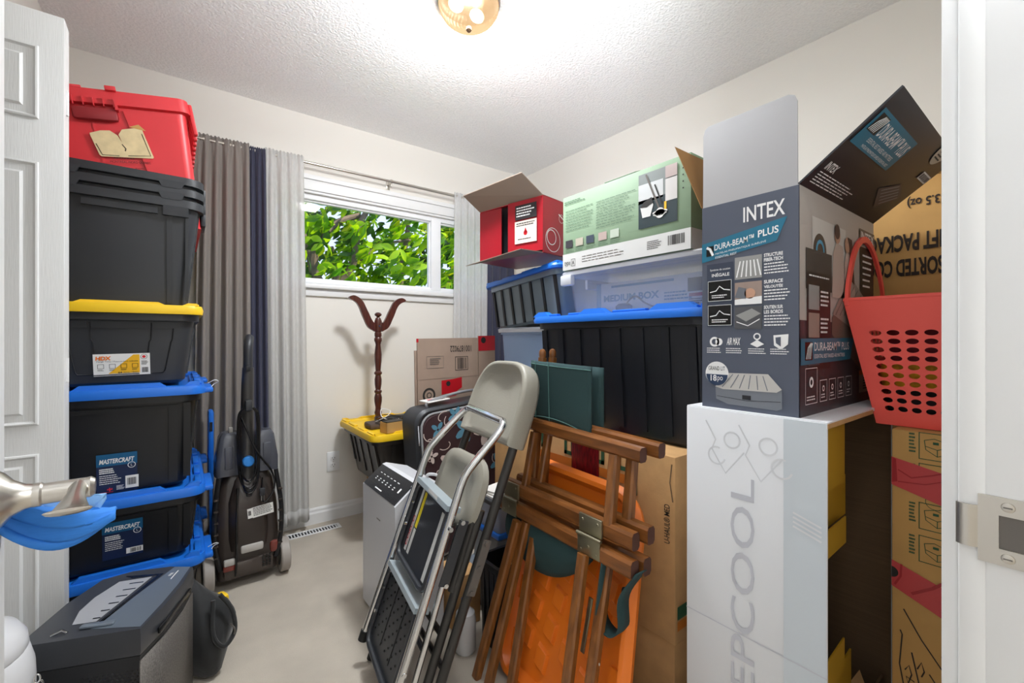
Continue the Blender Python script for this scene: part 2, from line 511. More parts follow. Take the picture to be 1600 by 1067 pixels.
def curtain(name, label, m, x0, x1, z0, z1, folds, amp, y=2.742, flare=1.0, seed=1, head=.09, group='curtains at the window', thick=.0016, xb0=None, xb1=None):
    rnd = random.Random(seed)
    ph = [rnd.uniform(-.5, .5) for _ in range(12)]
    am = [rnd.uniform(.65, 1.2) for _ in range(int(folds)+3)]
    xb0 = x0 if xb0 is None else xb0; xb1 = x1 if xb1 is None else xb1
    H = z1-z0
    t = thing(name, label, 'curtain', ((x0+x1)/2, y, z0), 0, group)
    def fn(u, v):
        z = H*v
        k = 1-v
        a = amp*(.55+.6*k)
        uu = u+.012*math.sin(9*u+3*k+ph[0])*k
        s_ = math.sin(2*PI*folds*uu+ph[1]+.6*math.sin(2.2*k+ph[2]))
        s_ = math.copysign(abs(s_)**.8, s_)
        yy = a*am[int(folds*u)]*s_ + .008*math.sin(5*u+2*k)
        X = (x0+(x1-x0)*u)*v+(xb0+(xb1-xb0)*u)*k
        hz = z1-head
        if z0+z > hz:                                  # gathered header around the rod
            q = (z0+z-hz)/head
            yy = yy*(1-.55*q)+.006*math.sin(2*PI*folds*2.7*u+ph[3])*q
            z += .006*math.sin(2*PI*folds*2.7*u+ph[4])*q
        return (X-(x0+x1)/2, yy, z)
    nu = int(folds*16); nv = 36
    B().grid(fn, nu, nv).build('drape', m, t, smooth=True, ang=180, thick=thick)
    def hem(u, v):
        p = fn(u, .92*0+ (.002+.035*v)); return (p[0], p[1]-.003, p[2])
    B().grid(hem, nu, 1).build('hem', m, t, ang=180, thick=thick)
    return t
GREYC = mat('grey_curtain', '877F79', .8, bump=.15, bs=500, sheen=.2)
NAVYC = mat('navy_curtain', '34364C', .75, bump=.15, bs=500, sheen=.2)
SHEER = sheermat('sheer_curtain', 'E9E8E6', .22)
SHEER2 = sheermat('sheer_curtain_thin', 'ECECEC', .34)
curtain('curtain', 'grey blackout curtain gathered on the rod beside the totes', GREYC, .075, .297, .10, 2.165, 5, .020, seed=3, xb0=.05, xb1=.315)
curtain('curtain', 'navy blue curtain between grey curtain and white sheer', NAVYC, .292, .375, .10, 2.155, 3, .014, y=2.738, seed=5, xb0=.29, xb1=.40)
curtain('curtain', 'white sheer curtain left of the window, reaching the floor', SHEER, .37, .565, .055, 2.165, 4, .017, y=2.735, seed=8, xb0=.385, xb1=.60)
curtain('curtain', 'white sheer curtain right of the window above cartons', SHEER2, 1.56, 1.84, .25, 2.16, 5, .018, y=2.735, seed=9)
curtain('curtain', 'navy blue curtain in the far corner behind stacked totes', NAVYC, 1.84, 2.10, .25, 2.155, 4, .018, y=2.740, seed=12)

# floor vent, wall outlet
fv = thing('floor_vent', 'white slotted metal floor vent on the carpet', 'vent', (.592, 2.697, 0))
vb = B()
vb.box(-.168, -.036, 0, .168, -.024, .006, .002).box(-.168, .024, 0, .168, .036, .006, .002).box(-.168, -.03, 0, -.150, .03, .006, .002).box(.150, -.03, 0, .168, .03, .006, .002)
vb.build('vent_frame', TRIM, fv)
B().box(-.155, -.026, .0002, .155, .026, .0012).build('vent_well', BLACKD, fv)
sl = B().box(-.0032, -.026, 0, .0032, .026, .005, .001).build('slat', TRIM, fv); sl.location = (-.144, 0, 0)
for i in range(1, 19): clone(sl, fv, (-.144+i*.016, 0, 0))

ol = thing('wall_outlet', 'white double wall outlet under the window', 'outlet', (.752, YW, .357))
B().box(-.037, -.006, -.060, .037, -.0005, .060, .004).build('cover_plate', TRIM, ol)
for z in (-.021, .021):
    f = B().box(-.017, -.009, z-.014, .017, -.005, z+.014, .004).build('socket', TRIM, ol)
    B().box(-.008, -.0098, z-.002, -.0055, -.0088, z+.007).box(.0055, -.0098, z-.002, .008, -.0088, z+.006).tube([(0, -.0098, z-.008), (0, -.0088, z-.008)], .0025, 8).build('slot', BLACKD, f)
B().tube([(0, -.0075, 0), (0, -.005, 0)], .003, 10).build('screw', NICKEL, ol)

# ceiling light: ribbed amber glass bowl on a metal pan with a finial
cl = thing('ceiling_light', 'flush ceiling light with ribbed amber glass bowl', 'ceiling light', (.90, 1.465, ZC)); cl.scale = (.88, .88, .94)
B().lathe([(.05, 0), (.135, 0), (.142, -.012), (.140, -.028), (.130, -.03)], 48).build('metal_pan', NICKEL, cl)
bo = B(); n = 96
pr = [(.130, -.026), (.133, -.040), (.128, -.060), (.112, -.085), (.088, -.104), (.060, -.118), (.032, -.127), (.008, -.130)]
def rib(j, r): return 1+.012*math.cos(j*PI)*min(1, r/.06)
bo.loft([[(r*rib(j, r)*math.cos(2*PI*j/n+z*3), r*rib(j, r)*math.sin(2*PI*j/n+z*3), z) for j in range(n)] for r, z in pr], False, True)
am = bpy.data.materials.new('amber_glass'); am.use_nodes = True
nt = am.node_tree; nt.nodes.clear(); N = nt.nodes.new
o_ = N('ShaderNodeOutputMaterial'); p_ = N('ShaderNodeBsdfTransparent'); p_.inputs[0].default_value = lin('FFF3E0')
e_ = N('ShaderNodeEmission'); e_.inputs[0].default_value = lin('F3C894'); e_.inputs[1].default_value = .92
g_ = N('ShaderNodeBsdfGlossy'); g_.inputs[0].default_value = (.5, .5, .5, 1); g_.inputs['Roughness'].default_value = .15
f_ = N('ShaderNodeAddShader')
x_ = N('ShaderNodeMixShader'); x_.inputs[0].default_value = .72
y_ = N('ShaderNodeMixShader'); y_.inputs[0].default_value = .08
l_ = nt.links.new
l_(e_.outputs[0], y_.inputs[1]); l_(g_.outputs[0], y_.inputs[2])
l_(p_.outputs[0], x_.inputs[1]); l_(y_.outputs[0], x_.inputs[2]); l_(x_.outputs[0], o_.inputs[0])
bo.build('glass_bowl', am, cl, 'ribbed amber glass bowl')
BULB = mat('bulb_glow', 'FFFFFF', .5, emit='FFF8EE', es=3)
for sx in (-1, 1):
    B().sphere((sx*.055-.012, 0, -.062), .026, 14, (1.35, 1, 1)).build('bulb', BULB, cl)
B().lathe([(.011, -.127), (.0125, -.133), (.0125, -.139), (.007, -.146), (.002, -.148)], 16).build('finial', mat('bronze', '5A432C', .5), cl)
# ================================================================ TREE OUTSIDE
tr = thing('tree', 'leafy green tree outside the window', 'tree', (2.1, 6.4, -.5))
BARK = mat('bark', '6E6258', .9, var=.3, vs=14, bump=.6, bs=30)
rt = random.Random(4)
def T(p): return (p[0]-2.1, p[1]-6.4, p[2]+.5)
trunk = [(1.45, 6.1, -.5), (1.5, 6.1, .6), (1.52, 6.1, 1.5), (1.62, 6.15, 1.78)]
B().tube([T(p) for p in bez(trunk, 6)], [.17-.004*i for i in range(19)], 12).build('trunk', BARK, tr)
br = [([(1.60, 6.12, 1.70), (1.36, 5.95, 1.95), (1.38, 5.9, 2.3), (1.62, 5.95, 2.62), (1.95, 6.0, 2.80)], .07),
      ([(1.36, 5.95, 1.95), (1.22, 5.9, 2.4), (1.1, 5.9, 2.9)], .05),
      ([(1.65, 6.1, 1.75), (1.86, 6.0, 2.15), (1.9, 5.9, 2.6), (2.1, 5.9, 3.0)], .06),
      ([(1.60, 6.1, 1.72), (1.66, 6.0, 2.05), (1.55, 5.9, 2.3)], .055),
      ([(2.65, 6.3, -.4), (2.68, 6.3, 1.4), (2.62, 6.2, 2.0), (2.7, 6.1, 2.8)], .065),
      ([(3.0, 6.4, 1.2), (3.25, 6.3, 1.75), (3.5, 6.2, 2.2), (3.7, 6.2, 3.0)], .05),
      ([(1.95, 6.0, 2.2), (2.3, 6.0, 2.45), (2.8, 6.1, 2.6)], .03)]
for p, r in br:
    q = bez(p, 6)
    B().tube([T(x) for x in q], [r*(1-.5*i/len(q)) for i in range(len(q))], 9).build('branch', BARK, tr)
def leafmat(n, h, h2):
    m = bpy.data.materials.new(n); m.use_nodes = True
    nt = m.node_tree; nt.nodes.clear(); N = nt.nodes.new; l = nt.links.new
    o = N('ShaderNodeOutputMaterial'); d = N('ShaderNodeBsdfPrincipled'); t = N('ShaderNodeBsdfTranslucent'); x = N('ShaderNodeMixShader')
    x.inputs[0].default_value = .45
    oi = N('ShaderNodeTexCoord'); no = N('ShaderNodeTexNoise'); no.inputs['Scale'].default_value = 3.2
    r = N('ShaderNodeValToRGB'); r.color_ramp.elements[0].color = lin(h); r.color_ramp.elements[1].color = lin(h2)
    r.color_ramp.elements[0].position = .38; r.color_ramp.elements[1].position = .62
    l(oi.outputs['Object'], no.inputs['Vector']); l(no.outputs['Fac'], r.inputs[0]); l(r.outputs[0], d.inputs['Base Color']); l(r.outputs[0], t.inputs[0])
    d.inputs['Roughness'].default_value = .4
    l(d.outputs[0], x.inputs[1]); l(t.outputs[0], x.inputs[2]); l(x.outputs[0], o.inputs[0])
    return m
LEAVES = [leafmat('leaf_green', '4A8406', '9CC80E'), leafmat('leaf_yellow_green', '96C80C', 'DCE41E'), leafmat('leaf_dark', '20480A', '4E8C10')]
def leafgeo(L, W, c):
    P = []
    for i, (a, wd) in enumerate(((0, .04), (.25, .75), (.55, 1), (.82, .55), (1, .02))):
        z = -c*a*a*L
        P += [(-wd*W/2, a*L, z+.12*wd*W), (0, a*L, z), (wd*W/2, a*L, z+.12*wd*W)]
    F = []
    for i in range(4):
        for k in (0, 1): F.append((i*3+k, i*3+k+1, i*3+k+4, i*3+k+3))
    return P, F
lm = []
for k in range(6):
    P, F = leafgeo(.18+.03*(k % 3), .074+.014*(k % 2), .2+.1*k/3)
    me = B().add(P, F).mesh('leaf', True, 180); me.materials.append(LEAVES[k % 2]); lm.append(me)
fb = [B(), B(), B()]
nl = 0
for c in range(760):                                   # rosettes of leaves at twig ends
    near = c < 64
    while True:
        x = rt.uniform(.5, 4.7); z = rt.uniform(1.25, 3.5); y = rt.uniform(5.15, 5.6) if near else rt.uniform(5.5, 7.2)
        if near and not (1.1 < x < 3.1 and 1.5 < z < 2.6): continue
        if abs(x-1.75) < .22 and 1.5 < z < 2.2 and rt.random() < .6: continue
        if z < 1.95 and rt.random() < .35: continue
        break
    tilt = rt.uniform(-.5, .9)
    for k in range(5 if near else rt.randint(5, 7)):
        R = MX.Translation(T((x+rt.uniform(-.05, .05), y, z+rt.uniform(-.05, .05)))) @ MX.Rotation(2*PI*k/6+rt.uniform(-.4, .4), 4, (.2, -1, .35)) @ MX.Rotation(tilt+rt.uniform(-.5, .4), 4, 'X') @ MX.Rotation(rt.uniform(-.6, .6), 4, 'Y')
        if near and nl < 300:
            o = bpy.data.objects.new('leaf', rt.choice(lm)); COL.objects.link(o); o.parent = tr; o.matrix_local = R; nl += 1
        else:
            P, F = leafgeo(rt.uniform(.15, .24), rt.uniform(.065, .10), rt.uniform(.1, .6))
            fb[rt.choice((0, 0, 1, 2, 2))].add(P, F, R)
for k in range(3):
    o = fb[k].build('foliage', LEAVES[k], tr, ang=180); o['kind'] = 'stuff'
struct('ground', B().box(-20, YW+.2, -.6, 25, 40, -.5), mat('lawn', '5E7F3A', .95, var=.2, vs=3), 'green lawn outside')
hg = tag(B().grid(lambda u, v: (-6+18*u, 9.5+.5*math.sin(23*u+5*v)+.3*math.sin(51*u-9*v), -.5+(1.9+.25*math.sin(31*u))*v), 90, 14).build('hedge', LEAVES[2], None, thick=.3), 'dark green hedge low behind the tree', 'hedge')

# ================================================================ TOTES
def quadslab(b, z0, z1, u0, u1, o0, o1, face, p):
    """a raised bar on a tapering side: offsets o0 (bottom) and o1 (top) from the axis, protruding p"""
    if face == 'y-': q = [(u0, -o0-p, z0), (u1, -o0-p, z0), (u1, -o1-p, z1), (u0, -o1-p, z1)]; t = (0, p+.004, 0)
    elif face == 'x+': q = [(o0+p, u0, z0), (o0+p, u1, z0), (o1+p, u1, z1), (o1+p, u0, z1)]; t = (-p-.004, 0, 0)
    elif face == 'x-': q = [(-o0-p, u1, z0), (-o0-p, u0, z0), (-o1-p, u0, z1), (-o1-p, u1, z1)]; t = (p+.004, 0, 0)
    else: q = [(u1, o0+p, z0), (u0, o0+p, z0), (u0, o1+p, z1), (u1, o1+p, z1)]; t = (0, -p-.004, 0)
    b.hexa(q, t)
def totebody(t, hx, hy, H, tap, m, rim=.012, r=.045, ribs=(), rimh=.03, name='body', z0=0, hollow=False):
    sx = lambda z: hx-tap*(1-z/H); sy = lambda z: hy-tap*(1-z/H)
    b = B()
    rg = [rr(sx(0)-.012, sy(0)-.012, r*.8, 0), rr(sx(.012), sy(.012), r, .012), rr(sx(H-rimh), sy(H-rimh), r, H-rimh),
          rr(hx+rim, hy+rim, r+rim, H-rimh+.001), rr(hx+rim, hy+rim, r+rim, H)]
    if hollow:
        rg += [rr(hx-.004, hy-.004, r, H), rr(sx(.01)-.006, sy(.01)-.006, r, .01)]
    b.loft(rg)
    o = b.build(name, m, t)
    for face, u0, u1, za, zb, p in ribs:
        q = B(); of = sy if face[0] == 'y' else sx
        quadslab(q, za, zb, u0, u1, of(za), of(zb), face, p)
        q.build('rib', m, o, smooth=False)
    return o
def totelid(t, hx, hy, z, m, h=.032, r=.05, notch=True, hz=.016, name='lid'):
    """flat lid with a deep skirt, stacking ridge around the top, recessed middle and holes in its corners"""
    b = B()
    b.loft([rr(hx, hy, r, z), rr(hx+.002, hy+.002, r, z+h*.5), rr(hx-.003, hy-.003, r, z+h), rr(hx-.010, hy-.010, r, z+h+.001),
            rr(hx-.045, hy-.045, r*.7, z+h+.001), rr(hx-.050, hy-.050, r*.7, z+h-.008)])
    o = b.build(name, m, t)
    if notch:                                       # raised locating ridges along the edges, interrupted like the real lid
        for s_ in (-1, 1):
            for a, c in ((-.92, -.72), (-.52, .52), (.72, .92)):
                q = B()
                y0 = s_*(hy-.012); y1 = s_*(hy-.034)
                q.loft([[(hx*a, y0, z+h), (hx*c, y0, z+h), (hx*c, y1, z+h), (hx*a, y1, z+h)],
                        [(hx*a+.02*(1 if a > -.9 else 0), y0-s_*.002, z+h+hz), (hx*c-.02*(1 if c < .9 else 0), y0-s_*.002, z+h+hz), (hx*c-.02*(1 if c < .9 else 0), y1, z+h+hz), (hx*a+.02*(1 if a > -.9 else 0), y1, z+h+hz)]])
                q.build('ridge', m, o, smooth=False)
            for a, c in ((-.9, -.6), (-.45, -.1), (.1, .45), (.6, .9)):
                q = B().box(s_*(hx-.034) if s_ > 0 else -hx+.012, hy*a, z+h, s_*(hx-.012) if s_ > 0 else -hx+.034, hy*c, z+h+hz*.8, .004)
                q.build('ridge', m, o)
    for sx in (-1, 1):
        for sy in (-1, 1):
            B().tube([(sx*(hx-.028), sy*(hy-.05), z+h), (sx*(hx-.028), sy*(hy-.05), z+h+.0025)], .005, 10).build('corner_hole', BLACKD, o)
    return o
# ---- left stack. Centre line x = -.165, fronts towards the camera
CXL, CYL = -.165, 2.36
HX, HY = .218, .312
def taperframe(hx, hy, H, tap, z0, u0, W, Hh):
    """print frame on the tapering front of a tote"""
    sy = lambda z: hy-tap*(1-z/H)
    return frame((u0, -sy(z0)-.0035, z0), (1, 0, 0), (0, -(sy(z0+.1)-sy(z0)), .1))
def mastercraft(t, hx, hy, H, tap, u0, z0, W, Hh, sticker):
    LB = mat('label_navy', '16264A', .45); LT = mat('label_teal', '0E5C88', .45)
    p = Print(t, taperframe(hx, hy, H, tap, z0, u0, W, Hh), W, Hh)
    p.rect(0, 0, 1, 1, LB, 'label', 1, 'navy printed label')
    p.rect(0, 0, 1, .30, LT, 'label_band', 2)
    p.text('MASTERCRAFT', .07, .12, .93, .24, INKW, bold=.03, l=3, shear=.2)
    p.disc(.86, .33, .011, INKW, l=3, r2=.009); p.text('L', .84, .30, .88, .36, INKW, l=3)
    p.rows(.07, .36, .45, .50, 3, INKW, l=3, fill=.6)
    p.rows(.07, .53, .62, .78, 5, INKW, l=3, fill=.35)
    p.rect(.70 if sticker else .58, .60 if sticker else .78, 1.03 if sticker else 1.0, .92 if sticker else .93, PAPER, 'barcode_sticker', 3); p.bars(.75 if sticker else .68, .66 if sticker else .80, .97, .84 if sticker else .91, 12, INK, l=4)
    RED_ = mat('leaf_red', 'D8262C', .5)
    if sticker:
        p.poly([(.30, .94), (.30, .90), (.25, .91), (.26, .87), (.29, .885), (.31, .84), (.34, .885), (.38, .86), (.38, .91), (.33, .90), (.33, .94)], RED_, 'maple_leaf', 3)
        p.rows(.48, .82, .68, .94, 4, INKW, l=3); p.rows(.07, .95, .5, .98, 1, RED_, l=3)

WTAG = mat('white_tie', 'EDEDED', .4)
def tie(t, x, y, z):
    o = B().tube(bez([(x-.01, y, z), (x+.012, y-.01, z+.012), (x+.024, y, z+.004), (x+.010, y+.012, z-.006), (x-.004, y+.004, z-.022)], 5), .0014, 6).build('cable_tie', WTAG, t)
# lowest tote
def ms_ribs(hx, H):
    return [('y-', -.72*hx, -.60*hx, .02, H-.04, .006), ('y-', .60*hx, .72*hx, .02, H-.04, .006), ('y-', -.60*hx, .60*hx, H-.055, H-.04, .006),
            ('y-', .80*hx, .90*hx, .03, H-.035, .004), ('y-', -.90*hx, -.80*hx, .03, H-.035, .004),
            ('x+', -.24, -.19, .03, H-.04, .006), ('x+', -.10, -.05, .03, H-.04, .006), ('x+', .05, .10, .03, H-.04, .006), ('x+', .19, .24, .03, H-.04, .006)]
specs = [(0, .265, .03, 'black tote with blue lid, lowest of the left stack', None),
         (.300, .228, .026, 'black tote with blue lid and navy label, second from the floor', (-.050, .040, .108, .135, False)),
         (.560, .348, .034, 'tall black tote with blue lid and navy label, third from the floor', (-.066, .008, .108, .142, True))]
for z, H, tap, lab, lb in specs:
    t = thing('storage_tote', lab, 'storage tote', (CXL, CYL, z), 0, 'left stack of totes')
    totebody(t, HX, HY, H, tap, BLACKD, ribs=ms_ribs(HX, H))
    totelid(t, .243, .338, H-.004, BLUE)
    B().box(.225, .16, H-.004, .268, .30, H+.016, .006).box(.225, -.30, H-.004, .268, -.10, H+.016, .006).build('lid_handle', BLUE, t)
    if lb: mastercraft(t, HX, HY, H, tap, *lb)
    if H > .25: tie(t, .262, -.27, H+.03)
# lid stood on edge beside the wall behind the stack
tl = thing('tote_lid', 'loose blue lid standing upright behind the left stack', 'lid', (.120, 2.62, 0), 0)
B().box(-.012, -.03, .40, .012, .06, .76, .012).build('edge', BLUE, tl)
B().box(-.006, -.03, .0, .006, .06, .41).build('panel', BLUE, tl)
B().box(-.006, -.0312, .66, .006, -.0295, .705).build('slot', BLACKD, tl)
# HDX tote with yellow lid
t = thing('storage_tote', 'black tote with yellow lid and white orange sticker in left stack', 'storage tote', (CXL, CYL, .945), 0, 'left stack of totes')
H = .262
ty = totebody(t, HX-.006, HY-.01, H, .034, BLACKP, ribs=[('x+', -.2, -.15, .03, H-.03, .006), ('x+', -.05, 0, .03, H-.03, .006), ('x+', .1, .15, .03, H-.03, .006)])
sy_ = lambda z: HY-.01-.034*(1-z/H)
GRV = mat('groove_black', '101114', .5)
for s_ in (-1, 1):                                   # grooved outlines on the front
    pts = [(.082*s_, .225), (.080*s_, .165), (.075*s_, .155), (.066*s_, .050), (.072*s_, .042), (.115*s_, .042), (.120*s_, .050), (.138*s_, .155), (.142*s_, .165), (.146*s_, .225)]
    B().tube([(x, -sy_(z)-.0005, z) for x, z in pts], .0024, 6).build('groove', GRV, t)
for x0, x1 in ((-.155, -.09), (-.078, .078), (.09, .155)):
    q = B(); quadslab(q, .205, .228, x0, x1, sy_(.205), sy_(.228), 'y-', .004); q.build('grip', BLACKP, t, smooth=False)
totelid(t, .235, .330, H-.004, YEL, hz=.010)
p = Print(t, frame((-.074, -sy_(.035)-.004, .035), (1, .0, .02), (0, -.013, .1)), .152, .078)
p.rect(0, 0, 1, 1, PAPER, 'label', 1, 'white and orange printed sticker')
ORG = mat('label_orange', 'F0781E', .5); LYL = mat('label_yellow', 'F4B81A', .5)
p.poly([(.25, .9), (.81, .9), (.81, .05), (.70, .05)], LYL, 'print', 2)
p.text('HDX', .04, .10, .31, .28, ORG, bold=.05, l=3, shear=.1); p.text('Tough Tote / Fourre-tout robuste', .05, .31, .78, .39, INK, l=3)
for x in (.07, .27, .47, .67):
    p.outline(x, .46, x+.11, .66, .0012, INK, 'icon', 3); p.rows(x, .70, x+.11, .78, 2, INK, l=3)
p.text('64', .42, .82, .49, .90, INK, l=3, bold=.03); p.text('litres / liters', .52, .82, .78, .90, INK, l=3); p.rect(0, .93, .80, .97, INK, 'print', 2)
RED_ = mat('leaf_red', 'D8262C', .5)
p.disc(.89, .16, .0095, INK, l=2, r2=.0085); p.disc(.89, .16, .005, RED_, l=2); p.bars(.85, .66, .97, .90, 10, INK, l=2); p.rows(.84, .36, .97, .56, 4, INK, l=2)
# three nested black totes, the upper two showing as rims only
for i in range(3):
    lab = ['empty black tote under two more, showing its whole side, above the yellow lid', 'middle rim of three nested black totes in left stack', 'top rim of three nested black totes, holding the red crate'][i]
    zb = 1.226+.042*i
    t = thing('storage_tote', lab, 'storage tote', (CXL, CYL, zb), 0, 'nested black totes')
    H = .40
    dk = BLACKP
    hx, hy = HX+.006, HY+.006
    if i == 0:
        o = totebody(t, hx, hy, H, .042, dk, rim=.014, ribs=[('y-', -.150, -.135, .02, H-.045, .004), ('y-', .125, .142, .02, H-.045, .004),
            ('y-', .18, .19, .03, H-.05, .003), ('y-', -.10, .10, H-.06, H-.04, .012), ('x+', -.25, -.22, .04, H-.03, .005), ('x+', -.13, -.10, .04, H-.03, .005), ('x+', -.02, .01, .04, H-.03, .005), ('x+', .09, .12, .04, H-.03, .005)], hollow=True)
        for a, c in ((-.15, -.222), (.115, .19)):
            q = B(); quadslab(q, H-.062, H-.028, min(a, c), max(a, c), hy+.006, hy+.010, 'y-', .006); q.build('rim_drop', dk, t, smooth=False)
    else:
        sx = lambda z: hx-.042*(1-z/H); sy = lambda z: hy-.042*(1-z/H)
        b = B().loft([rr(sx(.06)-.008, sy(.06)-.008, .04, .06), rr(hx-.006, hy-.006, .045, H-.028), rr(hx+.014, hy+.014, .058, H-.027), rr(hx+.014, hy+.014, .058, H), rr(hx-.006, hy-.006, .045, H), rr(sx(.06)-.012, sy(.06)-.012, .04, .066)])
        b.build('body', dk, t)
        for a, c in ((-.20, -.10), (.10, .18)):
            q = B(); q.hexa([(a+.012, -hy-.0155, H-.046), (c-.012, -hy-.0155, H-.046), (c, -hy-.0155, H-.020), (a, -hy-.0155, H-.020)], (0, .012, 0)); q.build('rim_drop', dk, t, smooth=False)
    B().box(hx+.006, -.24, H-.07, hx+.022, -.10, H-.008, .005).build('side_handle', dk, t)
# red crate sitting tilted in the top tote
REDP = mat('red_plastic', 'D9333A', .4, var=.05, vs=6)
rc = thing('storage_crate', 'red plastic crate with torn label, tilted on the black totes', 'crate', (-.122, 2.36, 1.502), 0, rot=(math.radians(-2), math.radians(-11), math.radians(1)))
H = .47; hx, hy, tap = .20, .305, .050
sx = lambda z: hx-tap*(z/H)*.2; sy = lambda z: hy-tap*(1-z/H)
hx_ = lambda z: .190+.036*(z/H)
B().loft([rr(hx_(0), sy(0), .03, 0), rr(hx_(H-.05), sy(H-.05), .03, H-.05), rr(hx_(H)+.010, sy(H)+.010, .035, H-.048), rr(hx_(H)+.010, sy(H)+.010, .035, H), rr(hx_(H)-.008, sy(H)-.008, .03, H), rr(hx_(.1), sy(.1)-.01, .03, .1)]).build('body', REDP, rc)
for u in (-.148, -.006-.05, .083, .140):
    q = B(); q.hexa([(u*.9, -sy(.05)-.003, .05), (u*.9+.006, -sy(.05)-.003, .05), (u+.006, -sy(H-.06)-.003, H-.06), (u, -sy(H-.06)-.003, H-.06)], (0, .008, 0)); q.build('rib', REDP, rc, smooth=False)
q = B(); q.hexa([(.085, -sy(.05)-.006, .05), (.165, -sy(.05)-.006, .05), (.19, -sy(H-.06)-.006, H-.06), (.035, -sy(H-.06)-.006, H-.06)], (0, .010, 0)); q.build('side_panel', REDP, rc, smooth=False)
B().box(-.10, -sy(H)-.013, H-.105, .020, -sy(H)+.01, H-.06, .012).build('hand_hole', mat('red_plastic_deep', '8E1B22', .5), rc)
for i in range(6): B().box(-.118+i*.026, -sy(H)-.018, H-.060, -.115+i*.026, -sy(H)-.005, H-.03).build('comb_rib', REDP, rc)
B().box(-.12, -sy(H)-.022, H-.07, -.112, -sy(H), H-.03).box(.016, -sy(H)-.022, H-.07, .024, -sy(H), H-.03).box(-.03+.03, -sy(H)-.022, H-.004, .03, -sy(H)+.02, H+.012, .003).box(-.19, -sy(H)-.012, H-.002, -.06, -sy(H)+.02, H+.008, .003).build('lip', REDP, rc)
for i in range(11): B().box(hx_(H)+.006, -.29+i*.052, H-.12-.0*i, hx_(H)+.020, -.262+i*.052, H-.006, .004).build('lid_hinge', REDP, rc)
OLDP = mat('old_label', 'DCC79B', .85, var=.12, vs=30)
p = Print(rc, frame((-.068, -sy(.26)-.0075, .250), (1, 0, 0), (0, -(sy(.3)-sy(.2)), .1)), .16, .105)
p.poly([(0, .35), (0, .28), (.18, .18), (.34, .16), (.45, .30), (.50, .52), (.47, .28), (.55, .10), (.85, .0), (.90, .02), (1, .96), (.98, 1), (.10, 1), (.07, .95)], OLDP, 'label', 1, 'torn paper label')
p.stroke([(.06, .6), (.12, .95), (.40, .96)], .0022, INK, l=2); p.stroke([(.55, .95), (.95, .92), (.88, .2)], .0022, INK, l=2)
p.stroke([(.49, .58), (.54, .72), (.52, .80)], .003, INK, l=2); p.poly([(.68, .0), (.86, -.10), (.97, .10), (.85, .06)], TAN, 'tape_scrap', 2)
p.text('MONTRÉAL-NORD QUÉBEC', .22, 1.10, .92, 1.20, INK, l=1); p.rows(.3, 1.02, .75, 1.06, 1, INK, l=1); p.rows(.62, 1.34, .84, 1.38, 1, INK, l=1)

# ================================================================ PAPER SHREDDER, BAG, CANISTER, MASK
SHT = mat('shredder_top', '3B3D42', .35, var=.15, vs=5); SHS = mat('shredder_silver', '8C97A3', .3, .6); SHB = mat('shredder_body', '1F2023', .45)
sh = thing('paper_shredder', 'dark grey office paper shredder with slotted top in front of totes', 'paper shredder', (-.135, 1.60, 0), -21)
w2, d2_ = .122, .158
foot = [(-w2, -d2_), (w2, -d2_), (w2+.012, -.06), (w2+.012, .05), (w2, d2_-.01), (w2*.45, d2_+.012), (-w2*.35, d2_+.012), (-w2*.85, d2_-.02), (-w2-.002, .02)]
def sc_(k, z): return [(x*k, y*k, z) for x, y in foot]
B().loft([sc_(.9, 0), sc_(.9, .01), sc_(.98, .33)]).build('bin', SHB, sh, smooth=False)
B().loft([sc_(.985, .332), sc_(1.01, .345), sc_(1.01, .385), sc_(.99, .398)]).build('head', SHT, sh, ang=25)
Q = Print(sh, frame((-w2, -d2_, .3982), (1, 0, 0), (0, 1, 0)), 2*w2, 2*d2_)
Q.poly([(.52, .90), (.98, .97), (1.0, .65), (1.0, .35), (.97, .03), (.78, -.01)], SHS, 'top_plate', 1, 'blue grey metallic top plate')
Q.poly([(.30, .06), (.72, .10), (.56, .86), (.52, .86), (.66, .12), (.40, .12)], BLACKG, 'feed_slot', 1)
Q.poly([(.30, .80), (.22, .60), (.22, .40), (.30, .16), (.62, .14), (.50, .80)], mat('feed_tray', 'B9BABE', .35, .3), 'feed_tray', 1)
for i in range(6): Q.rect(.44-.0*i, .22+i*.105, .58-.015*i, .235+i*.105, BLACKG, 'tray_slit', 2)
Q.rows(.60, .82, .66, .90, 3, INKW, l=2); Q.rect(.86, .08, .87, .24, INKW, 'mark', 2); Q.rows(.80, .12, .84, .18, 3, INKW, l=2)
B().box(-.02, -.125, .398, .050, -.108, .406, .004).build('switch', SHS, sh)
B().tube([(-.07, -.132, .399), (-.052, -.124, .404), (-.04, -.128, .399)], .003, 8).build('indicator', CHROME, sh)
# grey mesh side panel
sd = B(); sd.loft([[(w2*.985, -d2_*.985, z), (w2*.985+.0126, -.06, z), (w2*.985+.0126, .05, z), (w2*.985, d2_-.012, z)] for z in (.02, .318)], False, False, closed=False)
so = sd.build('side_panel', mat('shredder_mesh', '6C6762', .5, .4, var=.4, vs=260), sh, thick=.004)
B().box(w2+.010, -.10, .345, w2+.018, .09, .362, .003).build('vent', BLACKG, sh)
pf = B()
for i in range(13):
    for k in range(7):
        x = .118-.010*i-(k % 2)*.005; z = .255+.008*k
        if x > w2*.9-.12+(6-k)*.012: pf.tube([(x, -d2_*.962-.0016+0*z, z), (x, -d2_*.962+.004, z)], .0028, 6)
pfo = pf.build('vent_holes', BLACKG, sh); pfo['kind'] = 'stuff'

